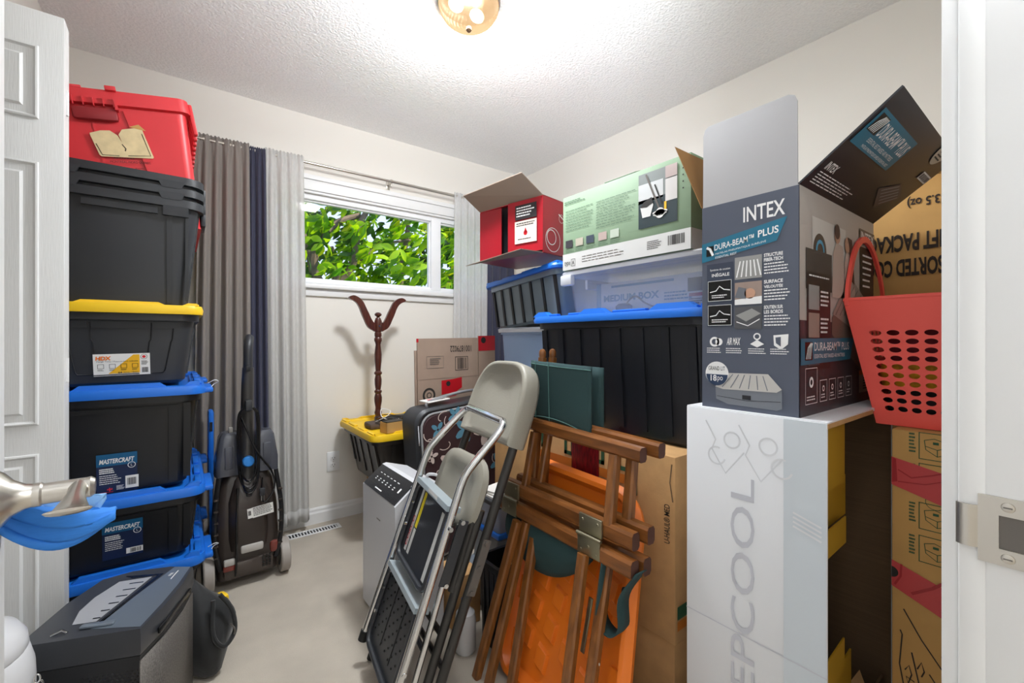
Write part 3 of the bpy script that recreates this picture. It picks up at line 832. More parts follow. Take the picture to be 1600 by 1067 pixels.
bgm = mat('bag_black', '191A1C', .75, bump=.4, bs=35, sheen=.2)
bag = thing('bag', 'slumped black fabric bag behind the shredder', 'bag', (.052, 1.835, 0), 20)
rings = []
for z, a, c, ox in ((0, .045, .09, 0), (.02, .066, .115, 0), (.09, .078, .125, .004), (.16, .083, .12, .008), (.20, .072, .10, .006), (.235, .048, .075, -.010), (.275, .026, .04, -.022), (.30, .008, .01, -.024)):
    rings.append([(ox+a*math.cos(2*PI*j/20)*(1+.10*math.sin(3*2*PI*j/20+z*20)), c*math.sin(2*PI*j/20)*(1+.08*math.cos(4*2*PI*j/20+z*14)), z) for j in range(20)])
B().loft(rings).build('body', bgm, bag, ang=180)
B().tube(bez([(.02, -.10, .26), (.05, -.115, .20), (.055, -.125, .13), (.02, -.13, .10), (-.01, -.125, .15), (0, -.10, .25)], 6), .007, 8).build('flap_edge', bgm, bag)
B().tube(bez([(.045, -.115, .155), (.052, -.13, .14), (.05, -.13, .12)], 4), .003, 6).build('zip_pull', STEELD, bag)
B().box(.045, -.02, .15, .088, .03, .205, .01).build('yellow_lining', YEL, bag)

WPL = mat('white_gloss_plastic', 'D2D2D4', .25)
cn = thing('canister', 'white rounded plastic canister behind the open door edge', 'canister', (-.365, 1.34, -.0))
R_ = .122
B().lathe([(R_*.9, 0), (R_, .01), (R_, .40), (R_*.99, .43), (R_*.93, .462), (R_*.90, .466)], 40).build('body', WPL, cn)
B().lathe([(R_*.90, .467), (R_*.92, .472), (R_*.90, .492), (R_*.80, .513), (R_*.55, .530), (R_*.2, .536), (.003, .537)], 40).build('lid', WPL, cn)
B().lathe([(R_*.885, .462), (R_*.885, .472)], 40).build('seal', STEELD, cn)
ch = B()
for i in range(3): ch.tube([(R_+.006+.004*math.sin(i*1.6)+.005*math.cos(a), -.02+.005*math.sin(a)*(i % 2), .405-.017*i+.009*math.sin(a)) for a in [2*PI*k/10 for k in range(10)]], .0016, 6, closed=True)
ch.build('chain', CHROME, cn)

mk = thing('face_mask', 'light blue disposable face mask hanging on the door lever', 'face mask', (-.128, .775, .875))
MB1 = mat('mask_blue', '2F7FD8', .7, bump=.3, bs=25, stretch=(1, 1, 6))
def mf(u, v):
    x = -.045+.105*u; sag = -.060*math.sin(PI*min(1, .2+.75*u))
    return (x, .01*math.sin(3*u+4*v)+.012*v, .045-.035*u+sag*(1-v)+(.004*math.sin(18*v)))
B().grid(mf, 16, 14).build('cloth', MB1, mk, ang=180, thick=.0015)
B().grid(lambda u, v: (-.02+.07*u, .018+.01*math.sin(4*u), .040-.055*v*math.sin(PI*u)+.004*math.sin(12*v)-.012*u), 12, 10).build('pleat', mat('mask_light', '8FC0EE', .7), mk, ang=180, thick=.001)
B().tube(bez([(-.04, 0, .04), (-.02, -.01, .046), (.01, -.01, .040), (.03, 0, .02)], 6), .0009, 6).build('ear_loop', MB1, mk)

# ================================================================ CARPET CLEANER
BRN = mat('cleaner_shell', '3A322E', .3, var=.1, vs=6); GRT = mat('tank_grey', '4C4E56', .25); WHG = mat('wheel_grey', 'A39B94', .5); LTG = mat('latch_grey', 'B9B4AE', .4); RDT = mat('tank_red', '7A3A32', .25)
cc = thing('carpet_cleaner', 'upright dark brown carpet cleaner with coiled cord, rear side showing', 'carpet cleaner', (.246, 2.34, 0), 2)
b = B()
b.loft([rr(.118, .075, .03, .045, cy=.03), rr(.122, .08, .03, .12, cy=.03), rr(.126, .075, .035, .20, cy=.03), rr(.122, .068, .035, .34, cy=.035), rr(.105, .055, .03, .46, cy=.04), rr(.085, .04, .03, .50, cy=.04)])
b.build('body', BRN, cc)
b = B()
b.loft([rr(.075, .05, .03, .17, cy=-.01), rr(.080, .056, .04, .22, cy=-.012), rr(.078, .055, .04, .38, cy=-.008), rr(.055, .04, .03, .47, cy=.01), rr(.03, .03, .02, .50, cy=.02)])
b.build('motor_cover', BRN, cc)
for s_ in (-1, 1):
    B().tube(bez([(s_*.108, -.05, .10), (s_*.128, -.055, .20), (s_*.130, -.052, .34), (s_*.112, -.03, .50)], 5), .010, 8).build('side_rail', BLACKD, cc)
    for k in range(6): B().box(s_*.125-.008, -.066, .16+k*.05, s_*.125+.008, -.05, .166+k*.05).build('rail_tick', BRN, cc)
    m = MX.Translation((s_*.150, .0, .078)) @ MX.Rotation(PI/2, 4, 'Y')
    wl = B().lathe([(.045, -.02), (.074, -.02), (.078, -.015), (.078, .015), (.074, .02), (.045, .02)], 32, m).build('wheel', WHG, cc)
    B().lathe([(.046, -.021), (.046, .021)], 24, m).build('hub', BLACKD, wl)
B().box(-.10, -.065, .05, .10, -.02, .125, .02).build('base_tank', mat('tank_smoke', '4A413C', .15), cc)
B().box(-.035, -.072, .155, .055, -.055, .19, .008).build('latch', LTG, cc, 'light grey latch')
B().box(-.098, -.075, .118, -.055, -.055, .146, .006).build('latch', LTG, cc)
B().box(-.10, -.072, .095, -.055, -.055, .118, .004).build('red_tank', RDT, cc); B().box(.082, -.060, .12, .126, -.03, .175, .015).build('red_tank', RDT, cc)
for i in range(3):
    for k in range(4): B().box(.050+.013*i, -.069, .075+.014*k, .059+.013*i, -.064, .085+.014*k).build('vent_slot', BLACKG, cc)
p = Print(cc, frame((.012, -.0685, .305), (1, 0, .09), (0, .0, 1)), .085, .052)
p.rect(0, .08, 1, 1, PAPER, 'label', 1, 'white rating label'); p.rect(-.22, .1, .0, .95, PAPER, 'label', 1); p.rows(.05, .15, .95, .9, 6, INK, l=2); p.bars(-.18, .3, -.04, .7, 6, INK)
B().tube(bez([(0, .0, .46), (0, .005, .62), (0, .0, .85), (.002, -.005, .98)], 6), [.030-.0004*i for i in range(19)], 14).build('handle_pole', mat('pole_grey', '3D3B3A', .35), cc)
B().tube(bez([(.002, -.005, .96), (.002, -.008, 1.02), (.004, 0, 1.08), (.012, .03, 1.115), (.012, .07, 1.10)], 6), .019, 12).build('grip', BLACKP, cc)
B().box(-.010, -.032, .965, .010, -.018, .99, .003).build('trigger', BLACKD, cc)
B().box(-.014, -.052, .785, .014, -.02, .835, .006).build('cord_hook', BLACKP, cc); B().box(-.012, -.06, .40, .012, -.04, .44, .006).build('cord_hook', BLACKP, cc)
m = MX.Translation((0, -.033, .555)) @ MX.Rotation(PI/2, 4, 'X')
B().lathe([(.024, -.01), (.024, .004), (.020, .008), (.004, .009)], 20, m).build('button', mat('button_blue', '2E86D8', .35), cc)
for s_ in (-1, 1):
    h = .69 if s_ < 0 else .685
    x0 = s_*.075
    tk = B().loft([rr(.046, .05, .02, .50, cx=x0*1.05, cy=.02), rr(.047, .052, .02, .56, cx=x0*1.03, cy=.02), rr(.040, .046, .02, h-.02, cx=x0*.92, cy=.02), rr(.030, .036, .02, h, cx=x0*.9, cy=.02)]).build('tank', GRT, cc, 'smoky grey side tank')
    B().box(x0-.016, -.034, .53, x0+.016, -.026, .63, .01).build('tank_panel', GRT, tk)
B().box(-.072, .0, .685, -.056, .02, .712, .004).build('tank_clip', LTG, cc)
for k, (a, c, lo) in enumerate(((-.036, .030, .47), (-.030, .038, .42), (-.042, .036, .44))):
    B().tube(bez([(a*.5, -.052, .80), (a, -.050, .76), (a*1.05, -.055, .60), (a*.8, -.062, lo+.04), (0, -.066, lo), (c*.8, -.062, lo+.04), (c*1.05, -.055, .60), (c, -.050, .76), (c*.5, -.052, .80)], 6), .0042, 7).build('power_cord', BLACKG, cc)
B().tube(bez([(-.03, -.055, .76), (.03, -.060, .60), (.09, -.05, .50), (.10, -.058, .42), (.06, -.075, .37), (.045, -.07, .40), (.05, -.068, .48)], 6), .0042, 7).build('power_cord', BLACKG, cc)
B().tube(bez([(-.045, -.06, .45), (-.05, -.072, .30), (-.052, -.078, .15), (-.055, -.075, .07)], 6), .0042, 7).build('power_cord', BLACKG, cc)
B().box(.038, -.080, .40, .060, -.062, .435, .004).build('plug', BLACKP, cc); B().box(.043, -.078, .378, .047, -.072, .402).box(.052, -.078, .378, .056, -.072, .402).build('plug_pin', CHROME, cc)
# ================================================================ AIR PURIFIER
ap = thing('air_purifier', 'white tower air purifier with black slanted control panel', 'air purifier', (.712, 1.675, 0))
APW = mat('purifier_white', 'D9DADE', .3)
hx, hy = .098, .172
pf_ = [(-hx, .02), (-hx, .505), (-hx+.085, .572), (-hx+.10, .575), (hx, .545), (hx, .02), (hx-.01, .01), (-hx+.01, .01)]
B().loft([[(x, -hy+o, z) for x, z in pf_] if k in (0, 3) else [(x, (-hy+.008 if k == 1 else hy-.008), z) for x, z in pf_] for k, o in ((0, .0), (1, 0), (2, 0), (3, 2*hy))]).build('housing', APW, ap, smooth=False)
u = V((0, -1, 0)); v = V((.085, 0, .067)).normalized()
fr = frame((-hx-.0012, hy-.012, .5075), u, v)
PN = Print(ap, fr, 2*hy-.024, .108)
bq = B().hexa([fr @ V(p) for p in ((0, .002, .003), (2*hy-.024, .002, .003), (2*hy-.024, .104, .003), (0, .104, .003))], (.0035, 0, -.0045))
bq.build('control_panel', mat('panel_black', '26272A', .25), ap, smooth=False)
PN.m = PN.m @ MX.Translation((0, 0, .0032))
for i in range(6):
    PN.rows(.16+.11*i, .50-.1*(i % 2)*0, .20+.11*i, .66, 2, INKW, 'touch_key', 1); PN.rows(.15+.11*i, .30, .21+.11*i, .36, 1, INKW, 'key_caption', 1)
PN.rect(.34, .84, .55, .88, INKW, 'indicator_bar', 1); PN.rect(.86, .42, .895, .60, INKW, 'power_key', 1)
Print(ap, fx(-hx-.0003, .172, .02), .344, .485).rows(.47, .19, .58, .212, 1, STEELD, rag=0)
B().tube(bez([(.06, -.12, .55), (.05, -.13, .585), (.07, -.17, .59), (.09, -.168, .56)], 6), .006, 8).build('carry_loop', WPL, ap)

# ================================================================ YELLOW LIDDED TOTE WITH COAT RACK
yt = thing('storage_tote', 'black tote with yellow lid by the window wall, carrying a coat rack', 'storage tote', (1.005, 2.475, .315))
H = .275
totebody(yt, .205, .275, H, .055, mat('tote_charcoal', '332F2C', .35, var=.12, vs=4), ribs=[('x-', -.235, -.215, .05, H-.03, .006), ('x-', -.12, -.10, .05, H-.03, .006), ('x-', .0, .02, .05, H-.03, .006), ('x-', .10, .115, .08, H-.03, .006), ('x-', .17, .185, .08, H-.03, .006), ('y-', -.12, -.10, .05, H-.03, .006), ('y-', .05, .07, .05, H-.03, .006)])
totelid(yt, .235, .300, H-.005, YEL, hz=.010)
bx_ = thing('carton', 'plain cardboard box holding up the yellow lidded tote', 'cardboard box', (1.05, 2.50, 0))
B().box(-.13, -.20, 0, .13, .20, .312, .003).build('body', KRAFT, bx_)
MAH = mat('mahogany', '5A2A1E', .3, hex2='3A1912', vs=5, stretch=(30, 30, 2), coat=.3)
ck = thing('coat_rack', 'turned dark wood coat rack top with two curved hooks', 'coat rack', (.955, 2.60, .618))
pr = [(.020, 0), (.023, .02), (.017, .03), (.022, .05), (.017, .065), (.016, .08), (.022, .115), (.023, .14), (.017, .165), (.022, .172), (.022, .18), (.016, .188), (.020, .22), (.021, .25), (.016, .275), (.023, .283), (.023, .292), (.015, .30), (.020, .36), (.021, .40), (.015, .46), (.019, .475), (.023, .483), (.023, .496), (.018, .505), (.021, .512), (.021, .530), (.018, .534), (.022, .545), (.022, .60), (.014, .622)]
B().lathe(pr, 20).build('column', MAH, ck)
B().lathe([(.006, .618), (.010, .628), (.020, .636), (.021, .644), (.014, .652), (.003, .655)], 18).build('finial', MAH, ck)
for s_ in (-1, 1):                                    # flat S-curved hooks cut from board
    c_ = bez([(.015, 0, .565), (.050, 0, .580), (.085, 0, .645), (.115, 0, .705), (.150, 0, .732), (.185, 0, .735)], 6)
    wd_ = [.030, .029, .027, .025, .024, .024, .024, .023, .023, .022, .022, .022, .022, .021, .021, .020, .020, .020, .020, .019, .019, .018, .018, .017, .017, .016, .015, .013, .011, .008, .003]
    ring = []
    for i, p in enumerate(c_):
        d_ = (c_[min(i+1, len(c_)-1)]-c_[max(i-1, 0)]).normalized(); n_ = V((-d_.z, 0, d_.x))*wd_[i]*.95
        ring.append([(s_*(p+n_).x*.94, -.011, (p+n_).z), (s_*(p-n_).x*.94, -.011, (p-n_).z), (s_*(p-n_).x*.94, .011, (p-n_).z), (s_*(p+n_).x*.94, .011, (p+n_).z)])
    o = B().loft(ring).build('hook', MAH, ck, ang=50)
B().tube([(0, -.0235, .572), (0, -.021, .572)], .004, 8).build('screw', CHROME, ck)
# odds and ends on that lid
WIRE = mat('wire_black', '24211F', .5)
o = B()
for k in range(7):
    a = k*1.1; o.tube(bez([(.10*math.cos(a), .07*math.sin(a), .012+.004*k), (.04*math.cos(a+1.5), .08*math.sin(a+1.2), .03+.003*k), (.09*math.cos(a+2.8), .06*math.sin(a+2.5), .018+.003*k), (.02, .02*math.cos(a), .03)], 6), .0028, 6)
hw = o.build('cable_tangle', WIRE); hw.location = (.96, 2.40, .622); tag(hw, 'tangle of thin cables on the yellow lid', 'cables')
o = B().tube(bez([(-.05, .02, .012), (-.01, -.05, .05), (.03, 0, .07), (-.01, .03, .08), (-.02, -.01, .04), (.05, -.04, .01), (.09, .02, .02)], 7), .0022, 6).build('white_cable', WTAG); o.location = (.93, 2.42, .63); tag(o, 'pale looped cable lying over the yellow lid', 'cable')
o = B().box(-.10, -.06, 0, .03, .05, .035, .012).build('adapter', mat('brown_grey', '51443D', .7)); o.location = (.93, 2.44, .609); tag(o, 'dull brown pouch under the cables on yellow lid', 'pouch')
kb = thing('small_box', 'small open kraft box on the yellow lid corner', 'box', (.905, 2.235, .620), 8)
B().box(-.06, -.035, 0, .06, -.032, .055).box(-.06, .032, 0, .06, .035, .055).box(-.06, -.035, 0, -.057, .035, .055).box(.057, -.035, 0, .06, .035, .055).box(-.06, -.035, 0, .06, .035, .002).build('body', TAN, kb)
B().box(.0605, -.008, .02, .061, .008, .045).build('hand_slot', BLACKD, kb)
B().box(-.052, -.028, .03, .052, .028, .058).build('contents', WIRE, kb)
o = B().loft([rr(.10, .028, .025, .0), rr(.11, .034, .03, .012), rr(.09, .022, .02, .025)]).build('umbrella_pouch', BLACKD); o.location = (1.08, 2.56, .622); o.rotation_euler = (0, 0, .2); tag(o, 'black pouch behind the coat rack on yellow lid', 'pouch')

# ================================================================ FLORAL SUITCASE, FLAT CARTON
SUB = mat('suitcase_brown', '3B2327', .75, bump=.2, bs=300)
sc = thing('suitcase', 'dark brown suitcase with blue and cream flower print', 'suitcase', (.945, 1.945, 0), 5, rot=(0, math.radians(-4), math.radians(4)))
W_, H_ = .66, .765
def rz_(i, y): return [(p[0]+W_/2, y, p[1]+H_/2) for p in rr(W_/2-i, H_/2-i, .07, 0, 5)]
B().loft([rz_(.012, 0), rz_(0, .014), rz_(0, .138), rz_(.012, .15)]).build('shell', BLACKP, sc)
B().loft([rz_(.035, -.012), rz_(.028, .002)]).build('front_panel', SUB, sc)
B().tube([V(p)+V((0, -.004, 0)) for p in rz_(.026, 0)], .006, 8, closed=True).build('piping', mat('piping_grey', '9A9A9C', .4), sc)
B().tube([V(p)+V((0, -.002, 0)) for p in rz_(.012, 0)], .004, 8, closed=True).build('piping', mat('piping_black', '2A2A2C', .4), sc)
B().tube([(.010, -.006, .60+.012*i) for i in range(9)], .003, 6).build('zip', CHROME, sc)
FB = mat('flower_blue', '5C93AC', .7); FC = mat('flower_cream', 'DCCBC4', .7)
SP = Print(sc, fy(-.0125, 0, 0), W_, H_)
def flower(u, t, r, m, n, a0, wd=.42, lay=1):
    b = B()
    for k in range(n):
        a = a0+2*PI*k/n; pts = []
        for i in range(12):
            q = i/11*2; s = q if q <= 1 else 2-q; sg = 1 if q <= 1 else -1
            rad = r*(.12+.88*s); off = sg*wd*r*math.sin(PI*min(.97, .15+.8*s))*.5
            pts.append(SP.q(u+(rad*math.cos(a)-off*math.sin(a))/W_, t-(rad*math.sin(a)+off*math.cos(a))/H_, lay+.1*k))
        b.add(pts, [list(range(12))])
    return b.build('flower_print', m, sc, smooth=False)
rf = random.Random(11)
for i, (u, t, r) in enumerate(((.17, .14, .045), (.42, .18, .075), (.62, .22, .09), (.26, .37, .07), (.50, .42, .065), (.82, .25, .055), (.72, .47, .06), (.33, .07, .05), (.12, .52, .06), (.40, .60, .07), (.58, .08, .055), (.88, .50, .06), (.10, .30, .04), (.75, .12, .05))):
    flower(u, t, r, (FB, FB, FC, FC, FC, FC, FB)[i % 7], 5 if i % 3 else 4, rf.uniform(0, 2), .5, 1+.6*i)
for i in range(16):
    u, t, a = rf.uniform(.08, .85), rf.uniform(.08, .62), rf.uniform(0, 6)
    SP.stroke([(u+.09*k/8*math.cos(a+.28*k), t+.07*k/8*math.sin(a+.28*k)) for k in range(9)], .0045, FC, 'vine_print', .2+.03*i)
B().tube(bez([(.10, .06, H_-.01), (.12, .06, H_+.025), (.34, .06, H_+.045), (.56, .06, H_+.025), (.58, .06, H_-.01)], 6), .008, 8).build('carry_handle', mat('handle_grey', 'A7A7AA', .3, .4), sc)
o = B().box(0, 0, 0, .13, .09, .006, .002).build('booklet', PAPER); o.location = (.985, 1.985, .790); o.rotation_euler = (0, math.radians(-4), .1); tag(o, 'red and white booklet lying on the suitcase top', 'booklet')
B().box(.03, .02, .0058, .10, .07, .0066).build('red_print', mat('print_red', 'B9202C', .6), o)

fc = thing('flat_carton', 'flattened grey brown moving carton with printed numbers leaning upright', 'cardboard box', (1.018, 2.148, 0), -1, rot=(0, math.radians(-1.0), 0)); fc.scale = (.94, 1, 1)
B().box(0, 0, 0, .405, .006, 1.113).build('panel', GREYK, fc); B().box(.41, .001, 0, .535, .007, 1.123).build('panel', GREYK, fc)
B().box(-.012, .010, 0, .535, .016, 1.05).build('back_panel', GREYK, fc)
PF = Print(fc, fy(-.0004, 0, .725), .405, .388)
TAPER = mat('red_tape', 'B3131F', .35)
PF.text('1001879022', .52, .11, .88, .20, INK, rot=2, bold=.01)
PF.outline(.14, .25, .41, .42, .0018, STEELD); PF.rows(.19, .28, .37, .38, 4, STEELD, l=2)
PF.outline(.60, .27, .82, .47, .003, INK); PF.bars(.64, .29, .79, .45, 14, INK)
PF.disc(.17, .79, .040, INK, l=1); PF.disc(.17, .79, .028, GREYK, l=2); PF.disc(.17, .79, .016, INK, l=3, r2=.011)
PF.poly([(.37, .80), (.37, .60), (.55, .59), (.71, .57), (.71, .72), (.63, .76), (.61, .83), (.50, .84), (.46, .79)], TAPER, 'tape', 1, 'torn red packing tape'); PF.disc(.48, .65, .014, INK, l=2)
PF.rows(.22, .92, .68, .95, 1, INK); PF.rows(.34, .97, .70, 1.0, 1, INK)
PF.rect(0, .565, 1, .570, mat('crease', '7E6B5D', .9), 'crease', 1); PF.rect(-.012, 0, .02, .05, TAPER, 'tape', 1)
Print(fc, fy(.0006, .41, 1.02), .125, .103).rect(0, 0, 1, .85, TAPER, 'tape', 1); Print(fc, fy(.0006, .41, 1.02), .125, .103).disc(.3, .25, .018, INK, l=2)

# ================================================================ SKEWED LOCAL FRAMES FOR LEANING THINGS
class Fr:
    def __init__(s, o, u, v, n): s.o, s.u, s.v, s.n = V(o), V(u), V(v), V(n)
    def __call__(s, a, b, c=0): return s.u*a+s.v*b+s.n*c
def lean_thing(name, label, cat, fr, group=None): return thing(name, label, cat, fr.o, 0, group)
def slabf(F, pts, c0, c1):
    """polygon (a, b) in the leaning plane given thickness along the normal"""
    return B().loft([[F(a, b, c0) for a, b in pts], [F(a, b, c1) for a, b in pts]])
def rpoly(a0, b0, a1, b1, r, n=4):
    return [(p[0], p[1]) for p in rr((a1-a0)/2, (b1-b0)/2, r, 0, n, (a0+a1)/2, (b0+b1)/2)]

# ---- chrome folding step stool. u runs to the right (towards the camera), v up along the lean, n outwards
us_ = V((-.1286, -.991, -.0379)); vs_ = V((.3211, -.0777, .9438)); ns_ = V((-.9383, .1092, .3282))
F = Fr((.475, 1.3266, .0791), us_, vs_, ns_)
st = lean_thing('step_stool', 'chrome folding step stool with black steps leaning on the chairs', 'step stool', F)
def mirror(pts): return [(-a, b, c) for a, b, c in pts]
main = [(-.175, 0, 0), (-.167, .35, 0), (-.160, .640, 0), (-.159, .690, -.010), (-.150, .825, -.078), (-.128, .852, -.090)]
rightside = [(-a, b, c) for a, b, c in reversed(main)]
path = [F(*p) for p in main[:3]] + [F(*p) for p in bez(main[2:], 5)[1:]] + [F(*p) for p in bez(rightside[:4], 5)] + [F(*p) for p in rightside[4:]]
B().tube(path, .0125, 14).build('front_frame', CHROME, st)
for s_ in (-1, 1):
    B().tube([F(s_*.175, -.004, 0), F(s_*.175, .028, 0)], .0155, 14).build('rubber_foot', RUBBER, st)
    B().tube([F(s_*.163, .53, -.035), F(s_*.168, .3, -.040), F(s_*.173, .06, -.046), F(s_*.173, -.055, -.050)], .0095, 12).build('rear_leg', CHROME, st)
    B().tube([F(s_*.173, -.066, -.050), F(s_*.173, -.02, -.049)], .0125, 12).build('rubber_foot', RUBBER, st)
    for bq_ in (.12, .52):
        B().tube([F(s_*.186, bq_, 0), F(s_*.168, bq_, 0)], .007, 10).build('rivet', CHROME, st)
    # black link arms between frame, steps and rear legs
    lk = slabf(F, [(s_*.178-.0, .55), (s_*.178+.004*s_, .55), (s_*.178+.004*s_, .36), (s_*.178, .36)], -.05, -.02)
    lk.build('link_arm', BLACKP, st, smooth=False)
    B().tube([F(s_*.188, .545, -.03), F(s_*.172, .545, -.03)], .007, 10).build('rivet', CHROME, st); B().tube([F(s_*.188, .365, -.04), F(s_*.172, .365, -.04)], .007, 10).build('rivet', CHROME, st)
B().tube([F(-.168, .18, -.04), F(.168, .18, -.04)], .008, 10).build('rear_brace', BLACKP, st)
SILV = mat('step_edge_steel', 'BCC8CE', .35, .35)
LABW = mat('label_grey', 'C9CAC8', .6); LABY = mat('label_warning', 'E6D22A', .5)
def step(b0, b1, wd, c0):
    """a folded step: pan with rim hanging between the frames, its steel nosing on top"""
    e = B().loft([[F(a, b, c) for a, b in ((-wd, b1-.004), (wd, b1-.004), (wd, b1+.012), (-wd, b1+.012))] for c in (c0-.022, c0+.024)])
    so = slabf(F, rpoly(-wd+.004, b0, wd-.004, b1, .03), c0-.004, c0+.004).build('step', BLACKP, st, smooth=False)
    e.build('steel_nosing', SILV, so, smooth=False)
    rim = [F(a, b, c0+.010) for a, b in rpoly(-wd+.004, b0, wd-.004, b1, .035)]
    B().tube(rim, .009, 8, closed=True).build('rim', BLACKP, so)
    for a, b in ((-wd+.02, b1-.07), (-wd+.02, b0+.10)): B().tube([F(a, b, c0+.016), F(a, b, c0+.024)], .0055, 10).build('rivet', CHROME, so)
    return so
so = step(.315, .560, .143, -.012)
for a0, a1, b0, b1, m_ in ((-.105, -.088, .34, .545, LABW), (-.078, -.060, .425, .542, LABY), (-.078, -.060, .34, .42, LABW), (.085, .105, .33, .535, LABW)):
    slabf(F, [(a0, b0), (a1, b0), (a1, b1), (a0, b1)], -.0078, -.0070).build('label', m_, so, smooth=False)
SPt = Print(st, frame(F(-.088, .355, -.0062), F(0, 1, 0)*1.0, F(-1, 0, 0)), .10, .018)
SPt.text('COSCO', 0, .1, 1, .9, TAPER, bold=.02)
slabf(F, [(-.02, .5605), (.06, .5605), (.06, .5715), (-.02, .5715)], .0122, .0128).build('label', LABW, so, smooth=False)
so2 = step(.020, .268, .148, -.012)
dots = B()
for i in range(7):
    for k in range(9):
        a = -.12+.04*i+(k % 2)*.02; b = .07+.021*k
        if a < .13: dots.tube([F(a, b, -.008), F(a, b, -.0055)], .003, 6)
o = dots.build('tread_studs', RUBBER, so2); o['kind'] = 'stuff'
for a in (-.045, .05): slabf(F, [(a, .06), (a+.003, .06), (a+.003, .255), (a, .255)], -.008, -.0065).build('tread_line', RUBBER, so2, smooth=False)

# ---- grey folding chair leaning behind the stool
GRP = mat('chair_grey_plastic', '9B978B', .45, bump=.15, bs=250); TUB = mat('chair_tube', '3A3836', .38, .35)
uc = V((-.1235, -.9922, .0148)); vc = V((.3616, -.0311, .9318)); nc = V((-.9241, .1204, .3626))
F2 = Fr((.5987, 1.2867, .1081), uc, vc, nc)
fcx = lean_thing('folding_chair', 'grey plastic folding chair with dark steel tube legs, folded and leaning', 'folding chair', F2)
F = F2
hw_ = .178
for s_ in (-1, 1):
    B().tube([F(s_*hw_*1.02, -.100, 0), F(s_*hw_, .4, 0), F(s_*hw_*.95, .74, -.004)], .0145, 14).build('front_leg', TUB, fcx)
    B().tube([F(s_*hw_*.86, -.098, .022), F(s_*hw_*.86, .30, .030), F(s_*hw_*.86, .50, .030)], .0135, 14).build('rear_leg', TUB, fcx)
    B().tube([F(s_*hw_*1.02, -.106, 0), F(s_*hw_*1.02, -.07, 0)], .0175, 14).build('foot_cap', RUBBER, fcx)
    B().tube([F(s_*hw_*.86, -.104, .022), F(s_*hw_*.86, -.07, .022)], .0165, 14).build('foot_cap', RUBBER, fcx)
    slabf(F, rpoly(.192 if s_ > 0 else -.197, .27, .197 if s_ > 0 else -.192, .43, .0024), -.012, .014).build('hinge_plate', STEELD, fcx, smooth=False)
    for b in (.28, .35, .42): B().tube([F(s_*.202, b, .002), F(s_*.188, b, .002)], .007, 10).build('rivet', STEELD, fcx)
B().tube([F(-hw_, .06, 0), F(hw_, .06, 0)], .009, 10).build('cross_bar', TUB, fcx); B().tube([F(-hw_*.86, .14, .028), F(hw_*.86, .14, .028)], .009, 10).build('cross_bar', TUB, fcx)
# backrest: thick dished shell with rolled rim, square below and round above
def outl(i, c, dz=0):
    pts = []; w, b0, b1 = .188-i, .706+i*.6, .985-i
    pts += [(-w, b0), (w, b0)]
    for k in range(25):
        t = k/24*PI; ca, sa = math.cos(t), math.sin(t)
        pts.append((w*math.copysign(abs(ca)**.55, ca), b0+(b1-b0)*(.30+.70*abs(sa)**.75)))
    return [F(a, b_, c+dz*(1-(a/w)**2)) for a, b_ in pts]
bk = B().loft([outl(.020, -.040), outl(.006, -.036), outl(0, -.024), outl(0, .018), outl(.003, .026), outl(.010, .030), outl(.018, .028), outl(.026, .018, -.006), outl(.05, .012, -.012), outl(.10, .006, -.016)]).build('backrest', GRP, fcx, ang=50)
seat = B().loft([[F(a, b_, .030) for a, b_ in rpoly(-.155, .43, .155, .625, .07, 6)], [F(a, b_, .042) for a, b_ in rpoly(-.170, .415, .170, .640, .08, 6)], [F(a, b_, .060) for a, b_ in rpoly(-.168, .42, .168, .637, .08, 6)], [F(a, b_, .066) for a, b_ in rpoly(-.155, .43, .155, .627, .075, 6)],
                 [F(a, b_, .064) for a, b_ in rpoly(-.120, .455, .120, .600, .05, 6)], [F(a, b_, .052) for a, b_ in rpoly(-.105, .468, .105, .585, .04, 6)]])
seat.build('seat', GRP, fcx, ang=40)
for s_ in (-1, 1): B().tube([F(s_*.150, .26, .040), F(s_*.150, .50, .046)], .012, 12).build('seat_tube', TUB, fcx)

# ================================================================ DIRECTOR'S CHAIR, FOLDED
WOOD = mat('chair_wood', '925A2A', .35, hex2='6A3E1A', vs=4, stretch=(14, 2, 14), coat=.25); WOODV = mat('chair_wood_upright', '965E2C', .35, hex2='6E421C', vs=4, stretch=(16, 16, 2), coat=.25); ENDG = mat('wood_end_grain', '56352A', .6)
GRN = mat('green_canvas', '2A4648', .85, bump=.2, bs=400); BRASS = mat('brass_plate', '9A947C', .35, .9)
dc = thing('director_chair', 'wooden folding chair with dark green canvas, folded upright', 'folding chair', (.93, .95, 0))
def D(x, y, z): return (x-.93, y-.95, z)
def bar(p0, p1, w, h, m, name, par=None, ends=False):
    p0, p1 = V(D(*p0)), V(D(*p1)); t = (p1-p0).normalized(); s_ = t.cross(V((0, 0, 1)) if abs(t.z) < .8 else V((0, 1, 0))).normalized(); q = t.cross(s_)
    rg = []
    for p in (p0, p1):
        rg.append([p+s_*(w/2*a*(1 if abs(c) < 1 else .8))+q*(h/2*c*(1 if abs(a) < 1 else .8)) for a, c in ((-.8, -1), (.8, -1), (1, -.8), (1, .8), (.8, 1), (-.8, 1), (-1, .8), (-1, -.8))])
    o = B().loft(rg).build(name, m, par or dc, smooth=False)
    if ends:
        e = [p+t*.0006*(1 if p is rg[1] else 1) for p in rg[1]]
        B().add(e, [list(range(8))]).build('end_grain', ENDG, o, smooth=False)
    return o
XA = (.985, 1.025)                       # the two folded halves lie one behind the other
